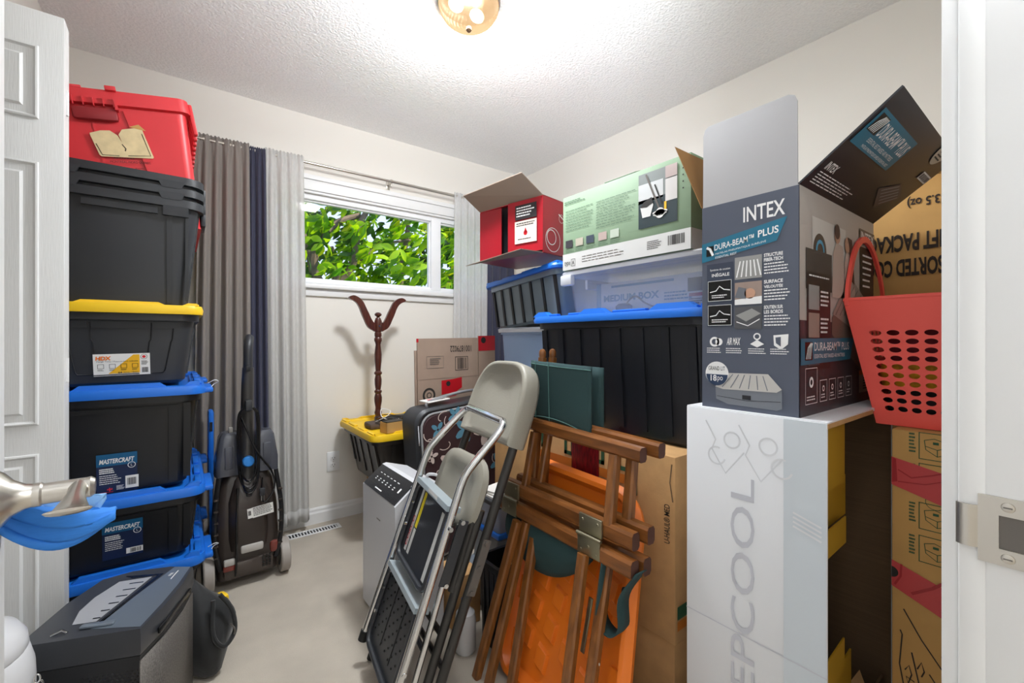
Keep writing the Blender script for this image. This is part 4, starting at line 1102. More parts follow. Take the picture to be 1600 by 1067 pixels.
for i, xa in enumerate(XA):
    dy = -.030*i; dz = .012*i
    bar((xa, 1.19+dy, .815+dz), (xa, .718+dy, .800+dz), .030, .040, WOOD, 'arm_rest', ends=True)
    bar((xa-.045, 1.275+dy, .590+dz), (xa-.045, .708+dy*.6, .585+dz), .030, .046, WOOD, 'side_rail', ends=True)
    bar((xa-.010, 1.155+dy, .79), (xa-.045, 1.165+dy, .60), .024, .026, WOODV, 'arm_post')
    bar((xa-.010, .805+dy, .785), (xa-.045, .795+dy, .60), .028, .030, WOODV, 'arm_post')
    bar((xa+.010, 1.185+dy*.3, .575), (xa+.035, 1.165+dy*.3, 1.045), .024, .026, WOODV, 'back_post')
    m_ = MX.Translation(D(xa+.0345, 1.165+dy*.3, 1.045))
    B().lathe([(.011, 0), (.0125, .006), (.0125, .020), (.009, .028), (.002, .031)], 14, m_).build('post_knob', WOODV, dc)
# seat rails under the side rails, joined with brass hinges
for i, xa in enumerate((.925, .965)):
    dy = -.03*i
    bar((xa, 1.275+dy, .528), (xa, .700+dy*.3, .520), .032, .046, WOOD, 'seat_rail', ends=True)
for y0, nm in ((1.215, 1), (.845, 2)):
    pl = B().box(*D(.9085, y0-.042, .503), *D(.9120, y0+.042, .553), .001).box(*D(.9155, y0-.042, .562), *D(.9230, y0+.042, .612), .001).build('hinge', BRASS, dc, 'worn brass hinge')
    B().tube([D(.9105, y0-.045, .557), D(.9105, y0+.045, .557)], .0055, 10).build('hinge_pin', BRASS, pl)
    for a, z in ((-.028, .515), (.028, .515), (0, .53), (-.028, .598), (.028, .598)):
        B().sphere(D(.9085 if z < .55 else .9155, y0+a, z), .0042, 8, (.5, 1, 1)).build('screw', BRASS, pl)
# crossed legs
for x, y0, z0, y1, x1 in ((.895, 1.150, .505, 1.215, .775), (.922, 1.135, .50, 1.165, .790), (.905, .860, .505, .850, .800), (.945, .805, .50, .790, .815), (.940, 1.105, .50, 1.085, .815)):
    bar((x, y0, z0), (x1, y1, 0), .024, .032, WOODV, 'leg')
for y, z in ((1.172, .36), (1.185, .24), (.855, .30), (.785, .25)):
    B().sphere(D(.883-.02*(y < 1)*0, y, z), .006, 8, (.5, 1, 1)).build('bolt', NICKEL, dc)
bar((.905, .83, .395), (.885, .845, .245), .004, .014, BRASS, 'brass_stay')
# canvas back folded round the posts, canvas seat hanging in a fold
def cback(u, v):
    y = 1.20-.275*u; x = 1.000+.010*u-.012*math.sin(PI*u)*(.5+.5*v)
    lo = .828-.028*u-.012*math.sin(5*u)*0; hi = 1.035-.010*u
    return D(x, y, lo+(hi-lo)*v+(.018*math.sin(PI*u)*(1-v) if v < .3 else 0))
cbk = B().grid(cback, 18, 10).build('canvas_back', GRN, dc, ang=180, thick=.006)
B().grid(lambda u, v: (lambda p: (p[0]+.050, p[1]-.005, p[2]-.005))(cback(u, v)), 12, 6).build('canvas_fold', GRN, cbk, ang=180, thick=.006)
STI = mat('stitch', '5F8A84', .8)
for u0 in (.10, .36): B().tube([V(cback(u0, v/8))+V((-.0045, 0, 0)) for v in range(9)], .0012, 5).build('stitching', STI, cbk)
for v0 in (.05, .95): B().tube([V(cback(u/14, v0))+V((-.0045, 0, 0)) for u in range(15)], .0012, 5).build('stitching', STI, cbk)
def cseat(u, v):
    y = 1.245-.395*u
    drop = .165*math.sin(PI*min(1, .22+.75*u))**.7
    return D(.935-.018*math.sin(PI*v)+.0*u, y, .515-drop*v)
B().grid(cseat, 18, 8).build('canvas_seat', GRN, dc, ang=180, thick=.004)
lp = bez([(.93, .800, .515), (.915, .800, .43), (.912, .805, .35), (.920, .775, .318), (.928, .745, .345), (.925, .740, .43), (.93, .690, .515)], 6)
B().loft([[D(p.x-.015, p.y, p.z) for p in lp], [D(p.x+.03, p.y, p.z) for p in lp]], False, False, closed=False).build('canvas_seat', GRN, dc, ang=180, thick=.004)

# ================================================================ ORANGE SLED
ORP = mat('orange_plastic', 'F57F22', .3)
vo = V((.215, .085, .635)).normalized(); uo = V((0, -1, -.03)).normalized(); no = uo.cross(vo).normalized()
F3 = Fr((.868, .945, .0), uo, vo, no)
sl_ = lean_thing('sled', 'orange plastic sled with raised diamond grid, standing on end', 'sled', F3)
F = F3
def rp(i, c, r):
    lo = [p for p in rpoly(-.255+i, 0+i, .255-i, .70-i, min(r, .045), 6)]; hi = rpoly(-.255+i, 0+i, .255-i, .70-i, r, 6)
    return [F(a, b_, c) for a, b_ in hi[:14]+lo[14:]]
B().loft([rp(0, 0, .10), rp(-.004, .016, .10), rp(.012, .034, .09), rp(.026, .034, .08), rp(.045, -.004, .07), rp(.050, -.012, .07)], True, False).build('rim', ORP, sl_, ang=45)
B().loft([rp(.048, -.018, .07), rp(.048, -.011, .07)]).build('floor_panel', ORP, sl_, smooth=False)
# embossed lozenges
for i in range(-6, 7):
    for k in range(-8, 14):
        ca = .076*i+.022*k; cb = .093*k-.034*i+.08
        q = [(ca-.032, cb-.026), (ca+.020, cb-.040), (ca+.032, cb+.026), (ca-.020, cb+.040)]
        if all(-.204 < a < .204 and .052 < b_ < .572 for a, b_ in q):
            B().loft([[F(ca+(a-ca)*f_, cb+(b_-cb)*f_, c_) for a, b_ in q] for f_, c_ in ((1.03, -.0115), (1.0, -.002), (.78, .010), (.74, .011))], False, True).build('lozenge', ORP, sl_, smooth=False)
B().loft([[F(a, b_, -.009) for a, b_ in rpoly(-.15, .575, .13, .605, .012)], [F(a, b_, -.003) for a, b_ in rpoly(-.145, .58, .125, .60, .010)]]).build('rib', ORP, sl_, smooth=False)
for a, b_ in ((-.232, .36), (.228, .12), (.228, .42)):
    slabf(F, rpoly(a-.010, b_-.028, a+.010, b_+.028, .009), .020, .0345).build('handle_slot', BLACKD, sl_, smooth=False)
for a, b_ in ((-.205, .46), (-.205, .26), (-.2, .10), (.2, .32), (.2, .2)):
    slabf(F, rpoly(a-.018, b_-.036, a+.018, b_+.036, .008), -.01, .010).build('rim_step', ORP, sl_, smooth=False)
B().tube([F(-.215, .655, .030), F(-.215, .655, .0355)], .008, 10).build('rope_hole', BLACKD, sl_)
# ================================================================ RIGHT SIDE CARTONS
def carton(name, label, x0, x1, y0, y1, z0, z1, m, cat='cardboard box', bev=.003, group=None, flaps=True):
    t = thing(name, label, cat, ((x0+x1)/2, (y0+y1)/2, z0), 0, group)
    B().box((x0-x1)/2, (y0-y1)/2, 0, (x1-x0)/2, (y1-y0)/2, z1-z0, bev).build('body', m, t)
    if flaps:
        B().box((x0-x1)/2+.004, -.0015, z1-z0-.0004, (x1-x0)/2-.004, .0015, z1-z0+.0008).build('flap_seam', KRAFTD, t)
    return t
OGR = mat('print_green', '2E5A3C', .7); OOR = mat('print_orange', 'C9741F', .7)
c1 = carton('carton', 'brown cardboard carton on the floor under the moving box', 1.135, 1.62, .720, 1.35, 0, .229, KRAFT)
c2 = carton('carton', 'large brown moving box with green and orange print behind wooden chair', 1.128, 1.62, .714, 1.36, .231, .771, KRAFT)
W2, H2 = 1.36-.714, .54
P2 = Print(c2, fx(-(1.62-1.128)/2-.0008, (1.36-.714)/2, 0), W2, H2)
P2.outline(.06, -.02, .80, .27, .010, OGR, 'printed_frame', 1); P2.rect(.08, .17, .78, .225, OOR, 'print', 1)
for u in (.10, .30, .52, .68): P2.outline(u, .02, u+.075, .15, .014, OGR, 'printed_letter', 1)
P2.rect(.36, -.0, .56, .30, mat('red_tape_old', '8E1420', .3, hex2='3A0A10', vs=9, stretch=(1, 18, 3)), 'tape', 2, 'dark red packing tape')
P2.text('U-HAUL® MED', .945, .26, .975, .47, INK, rot=1, bold=.01)
P3 = Print(c2, fy(-(1.36-.714)/2-.0008, -(1.62-1.128)/2, 0), .492, H2)
P3.outline(.12, .30, .7, .52, .003, INK); P3.rect(.02, .80, .9, .87, OGR); P3.rect(.02, .88, .9, .93, OOR)
P2.stroke([(.985, .04), (.975, .14), (.99, .24)], .004, KRAFTD, 'tear', 1)
Print(c2, frame((-(1.62-1.128)/2, (1.36-.714)/2, H2+.0008), (0, -1, 0), (1, 0, 0)), W2, .49).rect(.44, .75, .64, 1.0, mat('red_tape_old', '8E1420', .3), 'tape', 1)
Print(c2, frame((-(1.62-1.128)/2, (1.36-.714)/2, H2+.0008), (0, -1, 0), (1, 0, 0)), W2, .49).rect(.64, .82, .84, .98, OGR, 'print', 1)
bb_ = thing('brass_ornament', 'tiny brass ball ornament lying on the moving box edge', 'ornament', (1.165, .90, .772))
B().sphere((0, 0, .010), .010, 12).sphere((-.004, .016, .012), .006, 10).build('ball', mat('brass', 'C7A660', .25, 1.), bb_); B().tube([(0, -.008, .010), (-.012, -.05, .004)], .0016, 6).build('pin', INK, bb_)

# black tote with blue lid
bt = thing('storage_tote', 'large black ribbed tote with blue lid on the moving box', 'storage tote', (1.44, 1.040, .772))
H = .410
NV = mat('tote_navy_black', '1C1F26', .38, var=.15, vs=2.5)
rb = []
for y in (-.34, -.25, -.155, -.06, .035, .13, .225, .32): rb.append(('x-', y, y+.028, .03, H-.035, .006))
totebody(bt, .225, .375, H, .028, NV, ribs=rb+[('y-', -.15, -.10, .03, H-.04, .006), ('y-', 0, .05, .03, H-.04, .006)])
totelid(bt, .258, .395, H-.006, BLUE, h=.026, hz=.012)
for a, c in ((-.36, -.19), (-.02, .12), (.28, .38)):
    B().loft([[(-.250, a, H+.02), (-.250, c, H+.02), (-.215, c, H+.02), (-.215, a, H+.02)], [(-.246, a+.03, H+.040), (-.246, c-.03, H+.040), (-.22, c-.03, H+.040), (-.22, a+.03, H+.040)]]).build('lid_ridge', BLUE, bt, smooth=False)

# clear box with white lid
CLR = clearmat('clear_plastic', 'E4EAF4', .80, .12); LIDW = clearmat('lid_translucent', 'EDEFF5', .30, .25)
cb = thing('plastic_box', 'clear plastic box with white lid under the mop box', 'plastic box', (1.43, .965, 1.206))
H = .158
B().loft([rr(.185, .275, .03, .004), rr(.205, .290, .035, H-.02), rr(.215, .300, .035, H-.018), rr(.215, .300, .035, H-.002), rr(.202, .287, .033, H-.002), rr(.180, .270, .028, .007)]).build('body', CLR, cb)
B().loft([rr(.226, .312, .04, H-.006), rr(.228, .314, .04, H+.006), rr(.222, .308, .04, H+.012), rr(.195, .28, .03, H+.012), rr(.19, .275, .03, H+.006)]).build('lid', LIDW, cb)
B().box(-.236, .235, H-.045, -.212, .295, H-.004, .006).build('latch', LIDW, cb); B().box(-.07, .300, H-.045, .05, .318, H-.004, .005).build('latch', LIDW, cb)
# carton stored inside the clear box, readable through the plastic
ic = thing('carton', 'white and blue printed box inside the clear plastic box', 'box', (1.44, .945, 1.216))
B().box(-.12, -.225, 0, .12, .235, .11, .002).build('body', mat('pale_card', 'D8DFE8', .6), ic)
PI_ = Print(ic, fx(-.1208, .235, 0), .46, .11)
BLT = mat('print_blue', '5E90B4', .6)
PI_.text('MEDIUM BOX', .08, .42, .62, .66, BLT, bold=.04); PI_.rect(.16, .10, .74, .18, BLT); PI_.rect(0, .0, .05, 1, BLT); PI_.rows(.66, .5, .9, .8, 3, BLT)
PI_.rect(.85, .15, .97, .55, mat('photo_dark', '3A3438', .6), 'printed_photo', 2); PI_.rect(.86, .60, .97, .70, mat('print_magenta', '9C1F4A', .6), 'print', 2); PI_.rows(.86, .76, .97, .95, 3, INK, l=2)
o = B().tube(bez([(0, .05, 0.004), (-.012, .03, .030), (-.01, 0, .045), (-.006, -.035, .02), (0, -.07, .006), (0, -.12, .006)], 6), .0032, 6).build('cable', STEELD); o.location = (1.285, .96, 1.216); tag(o, 'grey looped cable inside the clear plastic box', 'cable')
o = B().loft([rr(.016, .03, .012, 0), rr(.018, .032, .014, .014), rr(.010, .02, .008, .024)]).build('mouse', BLACKP); o.location = (1.285, 1.02, 1.216); tag(o, 'small dark rounded device inside the clear box', 'device')

# green mop box
SAGE = mat('sage_print', '88A184', .6); 
gb = thing('mop_box', 'sage green and white mop box with product photo', 'box', (1.345, .978, 1.378))
GW, GD, GH = .541, .29, .285
B().box(-GD/2, -GW/2, 0, GD/2, GW/2, GH, .002).build('body', SAGE, gb)
PG = Print(gb, fx(-GD/2-.0006, GW/2, 0), GW, GH)
WP_ = mat('print_offwhite', 'D8D8D6', .5); DGI = mat('print_dark_green', '46604C', .6)
PG.rect(0, .78, 1, 1, WP_, 'white_band', 1); PG.text('type', .02, .88, .075, .955, INK, l=2); PG.outline(.085, .86, .125, .955, .0014, INK, l=2); PG.text('A', .095, .88, .115, .935, INK, l=2, bold=.02)
PG.rows(.19, .85, .6, .95, 3, STEELD, l=2, fill=.25); PG.text('type', .02, .88, .075, .955, INK, l=2)
PG.rows(.02, .07, .22, .13, 2, DGI, l=2, fill=.35); PG.rows(.03, .20, .30, .50, 8, DGI, l=2, fill=.22); PG.rows(.32, .20, .64, .56, 11, DGI, l=2, fill=.22)
PG.rect(.66, .06, .92, .62, mat('photo_grey', '7F8583', .5), 'printed_photo', 2); PG.rect(.66, .36, .92, .68, mat('photo_teal', '23353A', .5), 'printed_photo', 3); PG.poly([(.66, .40), (.66, .18), (.83, .18), (.83, .38)], mat('photo_pale', 'C4C6C6', .5), 'printed_photo', 3); PG.rect(.845, .20, .92, .44, mat('photo_white', 'CFCBC8', .5), 'printed_photo', 4); PG.rect(.845, .06, .92, .19, mat('photo_warm', 'B6A4A0', .5), 'printed_photo', 4)
PG.poly([(.675, .44), (.695, .40), (.755, .36), (.765, .44), (.745, .56), (.69, .56)], WP_, 'printed_bucket', 5); PG.poly([(.675, .44), (.70, .385), (.755, .35), (.765, .42), (.72, .45)], INK, 'printed_bucket', 6)
PG.stroke([(.715, .08), (.805, .50)], .006, STEELD, l=5); PG.stroke([(.775, .22), (.825, .46)], .005, INK, l=5); PG.stroke([(.845, .44), (.845, .55)], .008, LYL, l=5)
for k in range(9): PG.stroke([(.81, .52), (.81+.048*math.cos(k*PI/8+PI*.0), .545+.035*math.sin(k*PI/8))], .007, PAPER, 'printed_mop', 6); 
PG.disc(.81, .55, .016, PAPER, 'printed_mop', 6)
for k, u in enumerate((.03, .13, .23, .34, .44)): PG.rect(u, .60-.0*k, u+.07, .70, (mat('photo_a', '3B3B40', .5), mat('photo_b', 'B9B2A2', .5), mat('photo_c', '3F4A58', .5), mat('photo_d', 'B7A39C', .5), mat('photo_e', 'BAC5B6', .5))[k], 'printed_photo', 2); PG.rows(u, .715, u+.085, .775, 3, DGI, l=2, fill=.3)
for k in range(4): PG.disc(.955, .14+.07*k, .0025, INK, l=2, n=8)
PG.bars(.86, .82, .965, .925, 22, INK); PG.rows(.72, .84, .82, .94, 5, INK, l=2, fill=.4)
PG2 = Print(gb, fy(-GW/2-.0006, -GD/2, 0), GD, GH); PG2.rect(0, .78, 1, 1, WP_, 'white_band', 1)
B().hexa([(-GD/2, .06, GH+.001), (-GD/2, -.07, GH+.001), (-.06, -.10, GH+.028), (-.06, .09, GH+.020)], (0, 0, .002)).build('top_flap', SAGE, gb, smooth=False)

# supports and totes in the far corner
k1 = carton('carton', 'plain brown box on the floor in the far corner', 1.30, 1.78, 1.47, 1.86, 0, .84, KRAFT)
wt = thing('plastic_box', 'bluish translucent tote with white lid behind the grey chair back', 'plastic box', (1.52, 1.66, .842))
H = .31
B().loft([rr(.19, .16, .03, 0), rr(.205, .175, .035, H-.02), rr(.212, .182, .035, H-.018), rr(.212, .182, .035, H), rr(.198, .168, .03, H), rr(.183, .153, .028, .006)]).build('body', clearmat('frosted_blue', 'A9C3E6', .25, .3), wt)
B().loft([rr(.222, .192, .04, H-.008), rr(.224, .194, .04, H+.008), rr(.215, .185, .04, H+.015), rr(.19, .16, .03, H+.015), rr(.185, .155, .03, H+.008)]).build('lid', LIDW, wt)
gt = thing('storage_tote', 'dark tote with pale reflections and blue lid under the red box', 'storage tote', (1.52, 1.665, 1.183), 0, rot=(math.radians(-5), 0, 0))
H = .225
GTM = mat('tote_reflection_grey', '7E8B92', .22, var=.2, vs=3)  # pale reflections on the dark plastic are put into this grey
rb = []
gbody = totebody(gt, .19, .265, H, .022, GTM)
for y in (-.25, -.165, -.08, .0, .08, .155, .225):
    q = B(); quadslab(q, .01, H-.03, y, y+.014, .19-.022*(1-.01/H), .19-.022*.03/H, 'x-', .007); q.build('rib', BLACKD, gbody, smooth=False)
totelid(gt, .218, .292, H-.004, BLUE, h=.022, hz=.010)
# red box lying open towards the window side
REDB = mat('red_gloss_card', '9E1A26', .3, var=.08, vs=4); REDD = mat('red_card_dark', '7E1520', .4)
FLP = mat('flap_grey_brown', '8B7A6C', .85)
rb_ = thing('red_box', 'glossy red cardboard box with open flaps on the corner totes', 'box', (1.235, 1.645, 1.492), 10.5, rot=(0, 0, math.radians(10.5)))
RW, RH, RD = .40, .255, .27
B().box(0, -RW/2, 0, RD, -RW/2+.004, RH).box(0, RW/2-.004, 0, RD, RW/2, RH).box(0, -RW/2, 0, RD, RW/2, .004).box(0, -RW/2, RH-.004, RD, RW/2, RH).box(RD-.004, -RW/2, 0, RD, RW/2, RH).build('shell', REDB, rb_, smooth=False)
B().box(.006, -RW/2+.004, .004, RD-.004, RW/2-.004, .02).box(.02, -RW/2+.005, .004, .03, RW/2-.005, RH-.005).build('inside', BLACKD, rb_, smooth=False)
pr1 = B().hexa([(-.002, RW/2, .006), (-.010, .045, .002), (-.010, .045, RH-.012), (-.002, RW/2, RH-.006)], (.003, 0, 0)).build('side_flap', REDB, rb_, smooth=False)
pr2 = B().hexa([(-.012, .0, .014), (-.002, -RW/2, .012), (-.002, -RW/2, RH-.004), (-.012, .0, RH-.004)], (.003, 0, 0)).build('side_flap', REDB, rb_, smooth=False)
B().hexa([(-.002, RW/2, RH), (-.002, -RW/2, RH), (-.105, -RW/2+.035, RH+.078), (-.105, RW/2+.01, RH+.060)], (0, 0, -.003)).build('top_flap', FLP, rb_, smooth=False)
B().hexa([(-.002, -RW/2, .002), (-.002, RW/2, .002), (-.115, RW/2-.02, -.030), (-.115, -RW/2+.03, .004)], (0, 0, -.003)).build('bottom_flap', FLP, rb_, smooth=False)
RPn = Print(rb_, frame((-.0135, -.045, .055), (.045, -1, 0), (0, 0, 1)), .125, .175)
RPn.rect(.0, .42, 1, 1, mat('label_cream', 'CFC6BC', .6), 'label', 1); RPn.rect(.02, 0, 1, .38, mat('label_black', '2A2628', .6), 'label', 1); RPn.rows(.08, .06, .92, .34, 4, INKW, l=2); RPn.rows(.08, .47, .92, .58, 2, INK, l=2); RPn.disc(.5, .74, .011, TAPER, l=2); RPn.poly([(.5, .60), (.42, .74), (.58, .74)], TAPER, 'emblem', 2); RPn.rows(.15, .88, .85, .93, 1, INK, l=2)
RS = Print(rb_, fy(-RW/2-.0006, 0, 0), RD, RH)
RS.disc(.22, .70, .035, PAPER, r2=.031); RS.disc(.26, .74, .055, PAPER, r2=.052); RS.stroke([(.42, .25), (.70, .40), (.9, .44)], .006, PAPER, l=1); RS.disc(.5, .32, .02, PAPER, r2=.018)
o = B().box(-.06, -.045, 0, .06, .045, .14, .003).build('cream_box', mat('cream_card', 'D9CFC4', .7)); o.location = (1.40, 1.325, 1.452); o.rotation_euler = (0, 0, 0); tag(o, 'small cream box between the red box and the mop box', 'box')

# ---- tall white carton, open towards the doorway
wb = thing('white_carton', 'tall white computer case carton, open side showing brown inside', 'cardboard box', (1.26, .4625, 0))
X0, X1, Y0, Y1, ZT = -.24, .24, -.1505, .1505, .942
t_ = .005
B().box(X0, Y0, 0, X0+t_, Y1, ZT, .001).build('front_panel', WHITE, wb)
B().box(X0+t_, Y1-t_, 0, X1, Y1, ZT).build('side_panel', WHITE, wb); B().box(X1-t_, Y0, 0, X1, Y1-t_, ZT).build('back_panel', WHITE, wb)
B().box(X0+t_*.5, Y0, ZT-t_, X1, Y1, ZT+.002).build('top_panel', WHITE, wb)
B().box(X0+.002, Y0-.0016, ZT-.010, X0+.30, Y0+.0, ZT-.001).build('torn_edge', KRAFT, wb)
B().box(X0+t_+.0005, Y0+.002, .0, X0+t_+.003, Y1-t_, ZT-t_).box(X1-t_-.003, Y0+.002, 0, X1-t_-.0005, Y1-t_, ZT-t_).box(X0+t_, Y1-t_-.003, 0, X1-t_, Y1-t_-.0005, ZT-t_).box(X0+t_, Y0+.002, ZT-t_-.003, X1-t_, Y1-t_, ZT-t_-.0005).build('brown_liner', KRAFTD, wb, smooth=False)
B().box(X0, Y0, 0, X1, Y1, .005).build('bottom_panel', KRAFTD, wb)
YT = mat('yellow_tab', 'B8901E', .6)
xx = X0+t_
for (a, z0, z1, dp, dy) in ((.0, .795, .925, .17, .0), (.10, .700, .792, .14, .018), (.0, .655, .712, .18, .0), (.0, .372, .44, .17, .0), (.12, .245, .37, .14, .012)):
    B().hexa([(xx+a*.3, Y0+.012+dy, z0), (xx+a*.3+dp+a*.7, Y0+.020+dy, z0-.006), (xx+a*.3+dp+a*.7, Y0+.020+dy, z1-.004), (xx+a*.3, Y0+.012+dy, z1)], (0, .003, 0)).build('yellow_tab', YT, wb, smooth=False)
B().hexa([(xx, Y0-.04, .21), (X0+.22, Y0-.045, .215), (X0+.36, Y0+.04, .268), (xx, Y0+.05, .262)], (0, 0, -.005)).build('lower_flap', KRAFT, wb, smooth=False)
B().hexa([(xx+.0, Y0-.002, .0), (X0+.44, Y0-.002, .0), (X0+.44, Y0+.01, .235), (xx+.0, Y0+.01, .24)], (0, .005, 0)).build('lower_panel', KRAFTD, wb, smooth=False)
FWp = Print(wb, fx(X0-.0006, Y1, 0), Y1-Y0, ZT)
LGR = mat('print_pale_grey', 'CBCDD6', .5); LBL = mat('print_pale_blue', 'D3DBE2', .5); LOG = mat('print_logo_grey', 'E0E2E6', .5)
FWp.rect(.74, .0, .995, 1, LBL, 'pale_stripe', .5)
FWp.text('DEEPCOOL', .37, .155, .545, .835, LGR, rot=1, bold=.0)
for k in (0, 1):
    cx0 = .25+.26*k
    FWp.stroke([(cx0-.08, .03), (cx0+.0, .075), (cx0-.03, .10), (cx0+.08, .155), (cx0+.22, .095)], .0035, LOG, 'logo', 1)
    FWp.disc(cx0+.01+.21*k, .115, .022, LOG, 'logo', 1.5, 1.2, 6.0, r2=.018); FWp.disc(cx0+.13, .07, .020, LOG, 'logo', 2, r2=.016)
FWp.rect(0, .535, 1, .5375, LGR, 'crease', 2)
for k in range(4): FWp.stroke([(.80, .205+.01*k), (.97, .222+.01*k)], .004, WHITE, 'scuff', 2)

# ---- air mattress box
SLATE = mat('slate_print', '565C6B', .4); TEAL = mat('teal_print', '23728F', .4); NAVY = mat('dark_print', '2C2D33', .35); CARDB = mat('card_brown_inside', '8A6334', .85)
ib = thing('air_mattress_box', 'dark blue air mattress box with raised flaps on the white carton', 'box', (1.300, .475, .944))
IX0, IX1, IY0, IY1, IH = -.262, .262, -.107, .107, .492
t_ = .004
B().box(IX0, IY0, 0, IX0+t_, IY1, IH).build('front_panel', SLATE, ib, smooth=False)
B().box(IX0+t_, IY0, 0, IX1, IY0+t_, IH).build('side_panel', NAVY, ib, smooth=False)
B().box(IX0+t_, IY1-t_, 0, IX1, IY1, IH).box(IX1-t_, IY0+t_, 0, IX1, IY1-t_, IH).build('rear_panels', NAVY, ib, smooth=False)
B().box(IX0+t_, IY0+t_, 0, IX1-t_, IY1-t_, .008).build('bottom', CARDB, ib)
B().box(IX0+t_, IY0+t_, .30, IX1-t_, IY1-t_, .33).build('contents', BLACKD, ib)
ff = B().hexa([(IX0, IY1-.002, IH), (IX0, IY0+.002, IH), (IX0+.003, IY0+.006, IH+.195), (IX0+.003, IY1-.006, IH+.195)], (.003, 0, 0))
ff = B().loft([[(IX0+c, y, z) for y, z in [(IY1-.002, IH), (IY0+.002, IH), (IY0+.003, IH+.178), (IY0+.008, IH+.192), (IY0+.020, IH+.198), (IY1-.016, IH+.198), (IY1-.007, IH+.192), (IY1-.003, IH+.178)]] for c in (.0, .003)])
ff.build('front_flap', mat('flap_grey', 'B0AFB1', .6), ib, 'plain light grey raised front flap', smooth=False)
B().hexa([(IX1, IY1, IH), (IX0, IY1, IH), (IX0+.012, IY1+.082, IH+.186), (IX1, IY1+.082, IH+.186)], (0, .0025, .0015)).build('left_flap', CARDB, ib, 'brown raised flap', smooth=False)
B().hexa([(IX1, IY0, IH), (IX1, IY1, IH), (IX1+.06, IY1, IH+.09), (IX1+.06, IY0, IH+.09)], (.003, 0, 0)).build('rear_flap', CARDB, ib, smooth=False)
fu = V((1, 0, 0)); fv_ = V((0, -.168, .130)); fl_ = fv_.length
B().hexa([(IX0, IY0, IH), (IX1, IY0, IH), (IX1, IY0-.168, IH+.130), (IX0, IY0-.168, IH+.130)], (0, .0025, .003)).build('right_flap', NAVY, ib, 'printed dark flap folded outwards', smooth=False)
# side text on the raised flap (its outside faces the viewer and down)
PFp = Print(ib, frame(V((IX0, IY0, IH))+V((0, -.0006, -.0008)), fu, fv_), IX1-IX0, fl_)
PFp.rect(.02, .17, .50, .50, TEAL, 'print', 1)
PFp.rect(.04, .20, .13, .36, BLACKG, 'printed_photo', 2)
for k in range(5): PFp.stroke([(.045+.014*k, .35), (.06+.014*k, .27), (.085+.010*k, .21)], .003, INKW, l=3)
PFp.text('DURA-BEAM™ PLUS', .14, .22, .48, .35, INKW, bold=.01); PFp.text('ESSENTIAL REST RAISED AIR MATTRESS', .12, .385, .44, .425, INKW); PFp.text('MATELAS PNEUMATIQUE SURÉLEVÉ ESSENTIAL REST', .12, .445, .46, .485, INKW)
PFp.text('INTEX', .04, .70, .14, .78, INKW, bold=.02); PFp.rows(.04, .81, .46, .95, 5, INKW, fill=.35)
PFp.disc(.80, .015, .040, mat('label_beige', 'BFB7A6', .6), 'sticker', 2, PI, 2*PI); PFp.rows(.76, .03, .84, .16, 4, INK, l=3)
PFp.rect(.84, .28, .98, .37, PAPER, 'barcode_label', 2); PFp.bars(.85, .295, .97, .355, 20, INK, l=3)
PFp.poly([(.62, .66), (.78, .50), (.92, .62), (.78, .84)], mat('photo_brownbed', '6E625A', .6), 'printed_photo', 1)
for k in range(5): PFp.stroke([(.66+.03*k, .66+.03*k), (.78+.028*k, .53+.024*k)], .003, mat('photo_mattress', '9A9A98', .5), 'printed_photo', 2)
PF1 = Print(ib, fx(IX0-.0006, IY1, 0), IY1-IY0, IH)
PF1.text('INTEX', .47, .045, .88, .115, INKW, bold=.015)
PF1.poly([(0, .278), (0, .185), (.90, .125), (.80, .225)], TEAL, 'print', 1); PF1.rect(.055, .20, .14, .25, BLACKG, 'printed_photo', 2); PF1.stroke([(.06, .205), (.10, .215), (.135, .248)], .006, INKW, l=3)
def slanted(pr, txt, u0, t0, u1, t1, m, dt, **k):
    o = pr.text(txt, u0, t0, u1, t1, m, **k); me = o.data; n = pr.m.to_3x3() @ V((0, 1, 0)); uu = pr.m.to_3x3() @ V((1, 0, 0))
    b0 = pr.q(u0, t0, 0).dot(uu)
    for v_ in me.vertices: v_.co += n*dt*(v_.co.dot(uu)-b0)
slanted(PF1, 'DURA-BEAM™', .15, .195, .58, .225, INKW, .10, bold=.01); slanted(PF1, 'PLUS', .62, .165, .82, .198, INKW, .10, bold=.02)
slanted(PF1, 'MATELAS PNEUMATIQUE SURÉLEVÉ', .16, .236, .70, .248, INKW, .10); slanted(PF1, 'ESSENTIAL REST', .16, .255, .40, .266, INKW, .08)
PH = [mat('photo_mattress', '9A9A98', .5), mat('photo_person', 'A08C82', .5), mat('photo_edge', '55565A', .5)]
PF1.text('Système de soutien', .10, .315, .33, .328, INKW); PF1.text('INÉGALE', .12, .335, .32, .355, INKW, bold=.02); PF1.rect(.06, .29, .36, .60, mat('slate_dark', '3C4456', .4), 'print', 1)
for t0 in (.375, .495):
    PF1.rect(.075, t0, .345, t0+.10, BLACKG, 'printed_photo', 2); PF1.outline(.075, t0, .345, t0+.10, .001, INKW, l=3); PF1.stroke([(.10, t0+.055), (.17, t0+.05), (.21, t0+.028), (.26, t0+.045), (.33, t0+.05)], .0022, INKW, l=3); PF1.rows(.12, t0+.07, .31, t0+.09, 2, INKW, l=3)
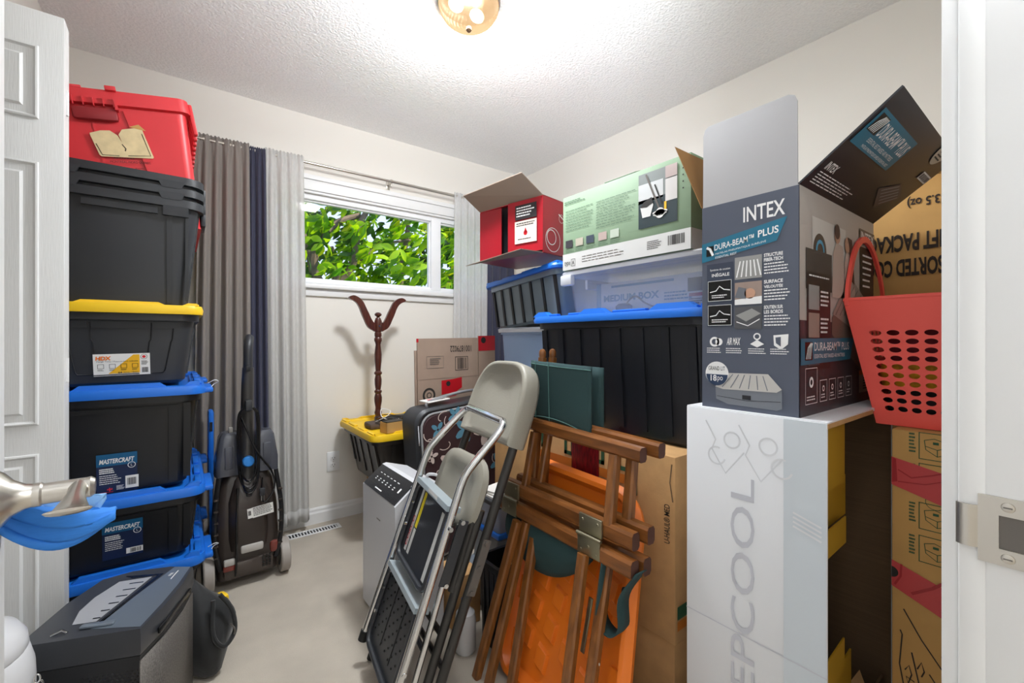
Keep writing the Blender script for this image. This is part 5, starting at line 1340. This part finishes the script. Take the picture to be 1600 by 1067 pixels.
for k, t0 in enumerate((.275, .395, .51)):
    PF1.rect(.38, t0, .66, t0+.105, PH[k], 'printed_photo', 2)
    if k == 0:
        for i in range(6): PF1.stroke([(.40+.05*i, t0+.095), (.44+.035*i, t0+.02)], .003, INKW, l=3)
    elif k == 1:
        PF1.poly([(.38, t0+.105), (.38, t0+.08), (.66, t0+.07), (.66, t0+.105)], INKW, 'printed_photo', 3); PF1.disc(.54, t0+.055, .012, mat('photo_skin', 'C79A80', .6), 'printed_photo', 3); PF1.poly([(.38, t0+.07), (.42, t0+.02), (.50, t0+.03), (.50, t0+.08)], mat('photo_shirt', '6C7078', .6), 'printed_photo', 3)
    else: PF1.poly([(.39, t0+.04), (.56, t0+.01), (.65, t0+.035), (.50, t0+.07)], PH[0], 'printed_photo', 3); PF1.stroke([(.40, t0+.07), (.52, t0+.09), (.64, t0+.06)], .002, INKW, l=4)
    wds = (('STRUCTURE', 'FIBER-TECH'), ('SURFACE', 'VELOUTÉE'), ('SOUTIEN SUR', 'LES BORDS'))[k]
    PF1.text(wds[0], .68, t0+.0, .86, t0+.016, INKW, bold=.03); PF1.text(wds[1], .68, t0+.021, .86, t0+.037, INKW, bold=.03); PF1.rows(.68, t0+.045, .93, t0+.10, 4, INKW, fill=.4)
for k, u in enumerate((.08, .30, .54, .76)):
    PF1.rows(u-.02, .705, u+.16, .735, 3, INKW, fill=.4)
    if k == 0: PF1.disc(u+.07, .675, .012, INKW, 'icon', 1, r2=.007); PF1.disc(u+.12, .675, .009, INKW, 'icon', 1)
    elif k == 1: PF1.text('AIR MAX', u-.01, .655, u+.14, .69, INKW, bold=.02, shear=.3)
    elif k == 2: PF1.poly([(u, .685), (u+.07, .665), (u+.14, .685), (u+.07, .70)], INKW, 'icon', 1); PF1.disc(u+.07, .65, .008, INKW, 'icon', 1, r2=.005)
    else: PF1.poly([(u+.01, .645), (u+.15, .64), (u+.145, .685), (u+.08, .71), (u+.015, .69)], INKW, 'icon', 1); PF1.poly([(u+.03, .655), (u+.08, .652), (u+.08, .695), (u+.035, .68)], SLATE, 'icon', 2)
PF1.disc(.18, .83, .0285, INKW, 'badge', 3); PF1.disc(.18, .835, .0265, mat('badge_navy', '2B3F5E', .5), 'badge', 4, PI, 2*PI)
PF1.text('GRAND LIT', .085, .795, .275, .815, NAVY, l=5); PF1.text('18', .11, .838, .18, .868, INKW, l=5, bold=.02); PF1.text('po', .19, .845, .25, .872, INKW, l=5)
BED1 = mat('photo_bed_top', 'C7C4C0', .5); BED2 = mat('photo_bed_side', '7A7F88', .5)
PF1.poly([(.16, .895), (.30, .825), (.72, .82), (.85, .885), (.85, .97), (.80, .98), (.30, .975), (.17, .955)], BED2, 'printed_photo', 1); PF1.poly([(.16, .895), (.30, .825), (.72, .82), (.85, .885), (.80, .90), (.25, .905)], BED1, 'printed_photo', 2)
for k in range(6): PF1.stroke([(.24+.095*k, .895), (.36+.062*k, .83)], .002, BED2, 'printed_photo', 3)
PF1.stroke([(.18, .94), (.50, .95), (.84, .94)], .001, NAVY, l=3); PF1.rect(.46, .925, .55, .945, NAVY, 'print', 3)
# side panel print
PS = Print(ib, fy(IY0-.0006, IX0, 0), IX1-IX0, IH)
PS.rect(0, 0, 1, .58, mat('photo_room', 'BBB4AE', .5), 'printed_photo', 1); PS.rect(.13, .11, .55, .36, mat('photo_window', 'D2CFCA', .5), 'printed_photo', 2)
PS.poly([(.36, .56), (.62, .34), (1, .52), (1, .72), (.80, .84), (.36, .64)], mat('photo_bed_brown', '6F6359', .5), 'printed_photo', 3); PS.poly([(.36, .54), (.62, .34), (1, .52), (1, .56), (.60, .60)], mat('photo_bed_taupe', '9C9188', .5), 'printed_photo', 4)
for k in range(7): PS.stroke([(.40+.055*k, .545-.0*k), (.62+.05*k, .36+.022*k)], .003, mat('photo_bed_brown', '6F6359'), 'printed_photo', 5)
SKN = mat('photo_skin', 'C79A80', .6); HAIR = mat('photo_hair', '4A332A', .6); CLO = mat('photo_cloth', 'C9B6AA', .6)
PS.poly([(.36, .46), (.37, .25), (.41, .19), (.50, .20), (.52, .30), (.52, .46)], CLO, 'printed_photo', 4); PS.disc(.425, .155, .020, SKN, 'printed_photo', 5); PS.disc(.42, .138, .018, HAIR, 'printed_photo', 6); PS.poly([(.54, .46), (.52, .28), (.55, .21), (.66, .26), (.68, .46)], CLO, 'printed_photo', 5); PS.disc(.56, .185, .020, SKN, 'printed_photo', 6); PS.poly([(.56, .145), (.62, .15), (.66, .38), (.60, .36), (.585, .20)], HAIR, 'printed_photo', 7); PS.poly([(.50, .46), (.68, .44), (.62, .56), (.52, .50)], mat('photo_jeans', '6F6A78', .6), 'printed_photo', 6)
PS.disc(.215, .26, .040, mat('photo_dial', '4A4036', .5), 'printed_photo', 3, 0, PI); PS.disc(.215, .26, .026, mat('print_dial_blue', '4FA0C6', .5), 'printed_photo', 4, 0, PI, r2=.018); PS.rect(.06, .26, .36, .44, mat('photo_shade', '45423F', .5), 'printed_photo', 2.5)
PS.rect(.07, .36, .34, .80, mat('dark_panel', '211F20', .4), 'printed_panel', 3); PS.rows(.09, .375, .32, .39, 1, INKW, l=4, rag=0)
for k in range(3): PS.rect(.085, .42+.125*k, .205, .53+.125*k, PH[k], 'printed_photo', 4); PS.rows(.22, .44+.125*k, .325, .52+.125*k, 4, INKW, l=4)
PS.rect(.75, .065, 1, .145, mat('label_taupe', '66584E', .5), 'print', 4); PS.text('INTEX', .77, .078, .985, .132, INKW, l=5, bold=.02); PS.rect(.76, .16, .99, .44, mat('dark_panel', '211F20', .4), 'printed_panel', 3); PS.rows(.80, .2, .96, .40, 6, INKW, l=4, fill=.3)
PS.rect(0, .58, 1, 1, mat('panel_charcoal', '35363C', .4), 'print', 2); PS.poly([(0, .66), (.66, .655), (.60, .765), (0, .775)], TEAL, 'print', 5); PS.rect(.04, .675, .12, .755, BLACKG, 'printed_photo', 6)
for k in range(4): PS.stroke([(.05+.015*k, .75), (.07+.012*k, .70), (.10+.006*k, .68)], .003, INKW, l=7)
PS.text('DURA-BEAM™ PLUS', .14, .675, .58, .715, INKW, l=6, bold=.01); PS.text('ESSENTIAL REST RAISED AIR MATTRESS', .14, .73, .52, .748, INKW, l=6)
for k, (u, h) in enumerate(((.05, .16), (.21, .10), (.32, .10), (.43, .10), (.54, .10))): PS.outline(u, .95-h, u+(.13 if k == 0 else .085), .95, .0015, INKW, 'icon', 4); PS.rows(u+.015, .915, u+(.11 if k == 0 else .07), .94, 2, INKW, l=4); PS.disc(u+(.065 if k == 0 else .042), .95-h*.6, .012 if k == 0 else .007, INKW, 'icon', 4, r2=.006 if k == 0 else .004)
PS.rect(.74, .83, .96, .95, mat('label_greige', 'A79C8C', .6), 'warning_label', 4); PS.rect(.74, .83, .96, .855, OOR, 'print', 5); PS.rows(.80, .87, .94, .94, 5, INK, l=5)

# ---- taped brown box, basket, cookie carton
tb = carton('carton', 'tall brown box with red tape and marker writing by the doorway', 1.30, 1.715, .092, .272, 0, .905, TAN)
TW, TH = .18, .905
PT = Print(tb, fx(-(1.715-1.30)/2-.0008, TW/2, .032), TW*.64, TH)
RT = mat('red_tape_bright', 'C23A3C', .35); RTD = mat('red_tape_fold', 'A3161F', .35)
PT.poly([(0, .105), (0, .175), (1, .215), (1, .135)], RT, 'tape', 2, 'red packing tape'); PT.poly([(0, .105), (.07, .11), (.09, .165), (0, .17)], RTD, 'tape_end', 3)
PT.stroke([(.1, .135), (.3, .15), (.6, .135), (1, .11)], .003, RTD, l=4); PT.stroke([(.1, .165), (.5, .16), (1, .13)], .002, RTD, l=4)
PT.poly([(0, .365), (0, .43), (1, .485), (1, .41)], RT, 'tape', 2, 'red packing tape'); PT.stroke([(.15, .37), (.14, .40), (.05, .425)], .004, RTD, l=4); PT.stroke([(.3, .435), (.6, .405), (.75, .385)], .006, RTD, l=4); PT.disc(.0, .395, .012, INK, 'tape_print', 3, -PI/2, PI/2)
for t0, t1 in ((.035, .10), (.11, .185), (.205, .27), (.285, .35)):
    PT.outline(.40, t0, .90, t1, .0016, OGR, 'printed_frame', 1); PT.rows(.26, t0+.004, .36, t1-.01, 6, OGR, l=1, fill=.5)
    c0 = (t0+t1)/2
    PT.stroke([(.48, c0-.014), (.62, c0-.020), (.80, c0-.012), (.82, c0+.012), (.66, c0+.022), (.50, c0+.008), (.48, c0-.014)], .0014, OGR, 'printed_drawing', 1); PT.stroke([(.50, c0+.0), (.66, c0+.006), (.82, c0-.004)], .0014, OGR, 'printed_drawing', 1); PT.stroke([(.66, c0+.006), (.66, c0+.022)], .0014, OGR, 'printed_drawing', 1); PT.rect(.60, c0-.012, .68, c0-.006, OGR, 'printed_drawing', 1)
PT.disc(.63, .20, .016, OGR, 'printed_drawing', 1, r2=.0148)
PT.rows(.95, .06, .99, .35, 34, OGR, rag=0)
MK = mat('marker', '2A211B', .6)
for st_ in ([(.12, .66), (.16, .585), (.13, .575)], [(.12, .66), (.17, .70), (.20, .72)], [(.20, .67), (.26, .655), (.30, .675), (.25, .70), (.22, .685), (.34, .69)], [(.30, .62), (.36, .66), (.42, .70)], [(.38, .655), (.44, .635), (.48, .655), (.44, .67), (.22, .535), (.72, .64)][0:4], [(.18, .52), (.44, .58), (.74, .635)], [(.55, .655), (.68, .68), (.78, .72)], [(.72, .60), (.76, .63), (.82, .60), (.86, .63), (.80, .66)], [(.82, .57), (.88, .585), (.90, .56), (.86, .55), (.84, .575), (.92, .60)], [(.88, .52), (.96, .53), (.93, .55), (1.0, .565)]):
    PT.stroke([(a, c-.040) for a, c in st_], .0026, MK, 'handwriting', 1)
ck2 = carton('carton', 'plain brown box behind the taped box near the right wall', 1.73, 2.22, .11, .50, 0, .903, KRAFT)
co = carton('carton', 'golden brown cookie gift carton with upside down lettering', 1.73, 2.22, .095, .49, .906, 1.585, TAN)
CW, CH = .395, .679
PC = Print(co, fx(-.245-.0008, CW/2, 0), CW, CH)
INKB = mat('ink_brown', '2B1D12', .7)
PC.text('g (33.5 oz)', .415, .075, .70, .125, INKB, rot=2, bold=.02); PC.text('GIFT PACKAGE', .14, .235, .665, .312, INKB, rot=2, bold=.035); PC.text('ASSORTED COOKIES', .03, .345, .70, .422, INKB, rot=2, bold=.035)
B().hexa([(-.245, .06, CH), (-.245, -CW/2, CH), (-.275, -CW/2, CH+.030), (-.275, .02, CH+.026)], (.004, 0, 0)).build('flap', TAN, co, smooth=False)

CORAL = mat('coral_plastic', 'FF6155', .45)
bs_ = thing('basket', 'coral red plastic basket with oval holes and loop handle', 'basket', (1.475, .224, .907))
BH = .30
def bside(fn, W0, W1, cols, t0=.17, rows=10, pad=.11):
    """tapering side with rows of oval holes. fn(u, v) maps the unit square to 3D"""
    b = B(); n = 16
    us = [0, pad]+[pad+(1-2*pad)*i/cols for i in range(1, cols)]+[1-pad, 1]
    vs = [0, .10]+[.10+(.76-.10)*i/rows for i in range(1, rows)]+[.76, 1]
    for i in range(len(us)-1):
        for k in range(len(vs)-1):
            u0, u1, v0, v1 = us[i], us[i+1], vs[k], vs[k+1]
            if 0 < i < len(us)-2 and 0 < k < len(vs)-2:
                uc, vc_ = (u0+u1)/2, (v0+v1)/2; ou, inn = [], []
                sl = .12*math.sin(i*2.1+k*.2)
                for q in range(n):
                    a = 2*PI*q/n; c, s_ = math.cos(a), math.sin(a); m_ = max(abs(c), abs(s_))
                    ou.append(fn(uc+(u1-u0)/2*c/m_, vc_+(v1-v0)/2*s_/m_))
                    inn.append(fn(uc+(u1-u0)*.36*c, vc_+(v1-v0)*(.33*s_+.12*sl*c)))
                b.loft([ou, inn], False, False)
            else:
                b.add([fn(u0, v0), fn(u1, v0), fn(u1, v1), fn(u0, v1)], [(0, 1, 2, 3)])
    return b
def bp(sx, sy, v): return V((sx*(.130+.042*v), sy*(.085+.055*v), BH*v))
def lerp(a, c, u): return a+(c-a)*u
for (a, c), cols in ((((-1, 1), (-1, -1)), 6), (((-1, -1), (1, -1)), 7), (((1, -1), (1, 1)), 6), (((1, 1), (-1, 1)), 7)):
    bside(lambda u, v, a=a, c=c: lerp(bp(a[0], a[1], v), bp(c[0], c[1], v), u), 1, 1, cols).build('side', CORAL, bs_, thick=.003, smooth=False)
B().box(-.130, -.085, 0, .130, .085, .004).build('bottom', CORAL, bs_)
B().tube([bp(-1, 1, 1), bp(-1, -1, 1), bp(1, -1, 1), bp(1, 1, 1)], .0045, 8, closed=True).build('rim', CORAL, bs_)
hp = bez([(-.168, .134, .285), (-.158, .134, .34), (-.100, .136, .43), (-.02, .137, .468), (.06, .136, .44), (.125, .134, .36), (.150, .134, .285)], 8)
B().loft([[p+V((-.0, .002, .0))+V((q[0], q[1], q[2])) for q in ((0, -.003, -.008), (0, .003, -.008), (0, .003, .008), (0, -.003, .008))] if False else [p+q for q in (V((0, -.0035, 0))+n_*.008, V((0, .0035, 0))+n_*.008, V((0, .0035, 0))-n_*.008, V((0, -.0035, 0))-n_*.008)] for p, n_ in [(hp[i], V((-(hp[min(i+1, len(hp)-1)]-hp[max(i-1, 0)]).z, 0, (hp[min(i+1, len(hp)-1)]-hp[max(i-1, 0)]).x)).normalized()) for i in range(len(hp))]]).build('loop_handle', CORAL, bs_)
for i, (nm, lab, c, lx, ly, z0, z1, w_) in enumerate((('folded_cloth', 'dark cloth at the bottom of the coral basket', '2A2A2C', 0, 0, .006, .085, .105), ('yellow_cloth', 'yellow folded cloth in the middle of the coral basket', 'D9A21E', -.01, .01, .087, .150, .108), ('maroon_cloth', 'maroon folded cloth on top in the coral basket', '6A1B26', 0, 0, .152, .235, .112))):
    o = B().loft([rr(w_, w_*.68, .03, z0, cx=lx, cy=ly), rr(w_*1.06, w_*.75, .04, (z0+z1)/2, cx=lx, cy=ly), rr(w_, w_*.68, .03, z1, cx=lx, cy=ly)]).build(nm, mat('cloth_'+nm, c, .8, var=.4, vs=40), None); o.location = bs_.location; tag(o, lab, 'cloth')
pt = thing('paper_tag', 'white paper tag on the rim of the coral basket', 'tag', (1.300, .162, 1.150))
B().hexa([(0, .006, 0), (0, -.03, 0), (0, -.03, .06), (0, -.006, .06)], (.001, 0, 0)).build('sheet', PAPER, pt)

# ---- odds and ends on the floor between the chairs
carton('carton', 'small brown carton on the floor behind the step stool', .825, .945, 1.45, 1.60, 0, .20, KRAFT)
jb = thing('jug', 'white plastic jug on the floor behind the folding chair', 'jug', (.812, 1.345, 0)); jb.scale = (.75, .75, .8)
B().lathe([(.045, 0), (.05, .01), (.05, .14), (.044, .17), (.02, .19), (.018, .21)], 20).build('body', WPL, jb)
B().lathe([(.020, .205), (.020, .23)], 16).build('cap', BLUE, jb)
bc = thing('storage_bin', 'low black plastic crate on the floor behind wooden chair legs', 'storage bin', (.945, 1.302, 0))
B().loft([rr(.055, .055, .012, 0), rr(.065, .065, .012, .29), rr(.072, .072, .012, .292), rr(.072, .072, .012, .31), rr(.058, .058, .01, .31), rr(.05, .05, .01, .02)]).build('body', BLACKD, bc)
for y in (-.03, .0, .03): B().box(-.066, y-.006, .03, -.058, y+.006, .28).build('rib', BLACKD, bc)
gx = thing('storage_bin', 'dark bin with grey lid on the floor between grey and wooden chairs', 'storage bin', (1.10, 1.50, 0))
B().loft([rr(.10, .105, .02, 0), rr(.12, .115, .02, .155)]).build('body', BLACKD, gx)
B().loft([rr(.128, .122, .02, .150), rr(.128, .122, .02, .168), rr(.10, .10, .02, .19), rr(.095, .095, .02, .305), rr(.09, .09, .02, .31)]).build('lid', mat('bin_grey', '76808A', .4), gx)
gy = thing('plastic_box', 'small clear box with blue base and papers, on the dark bin', 'plastic box', (1.10, 1.50, .312))
B().box(-.10, -.095, 0, .10, .095, .022, .004).build('base', BLUE, gy)
B().loft([rr(.09, .085, .012, .022), rr(.10, .095, .012, .125), rr(.10, .095, .012, .14), rr(.094, .089, .012, .14), rr(.085, .08, .012, .026)]).build('body', clearmat('clear_plastic_b', 'B9C6DE', .4, .2), gy)
B().box(-.102, -.097, .125, .102, .097, .143, .003).build('dark_rim', BLACKP, gy)
for k in range(3):
    o = B().box(-.085, -.085, 0, .085, .085, .008).build('paper_stack', PAPER); o.location = (1.10+.006*k, 1.50-.008*k, .456+.0085*k); o.rotation_euler = (0, 0, .12*k); tag(o, ['lowest folded paper in the pile on the small clear box', 'middle folded paper in the pile on the small clear box', 'top folded paper in the pile on the small clear box'][k], 'paper', 'papers on the small clear box')
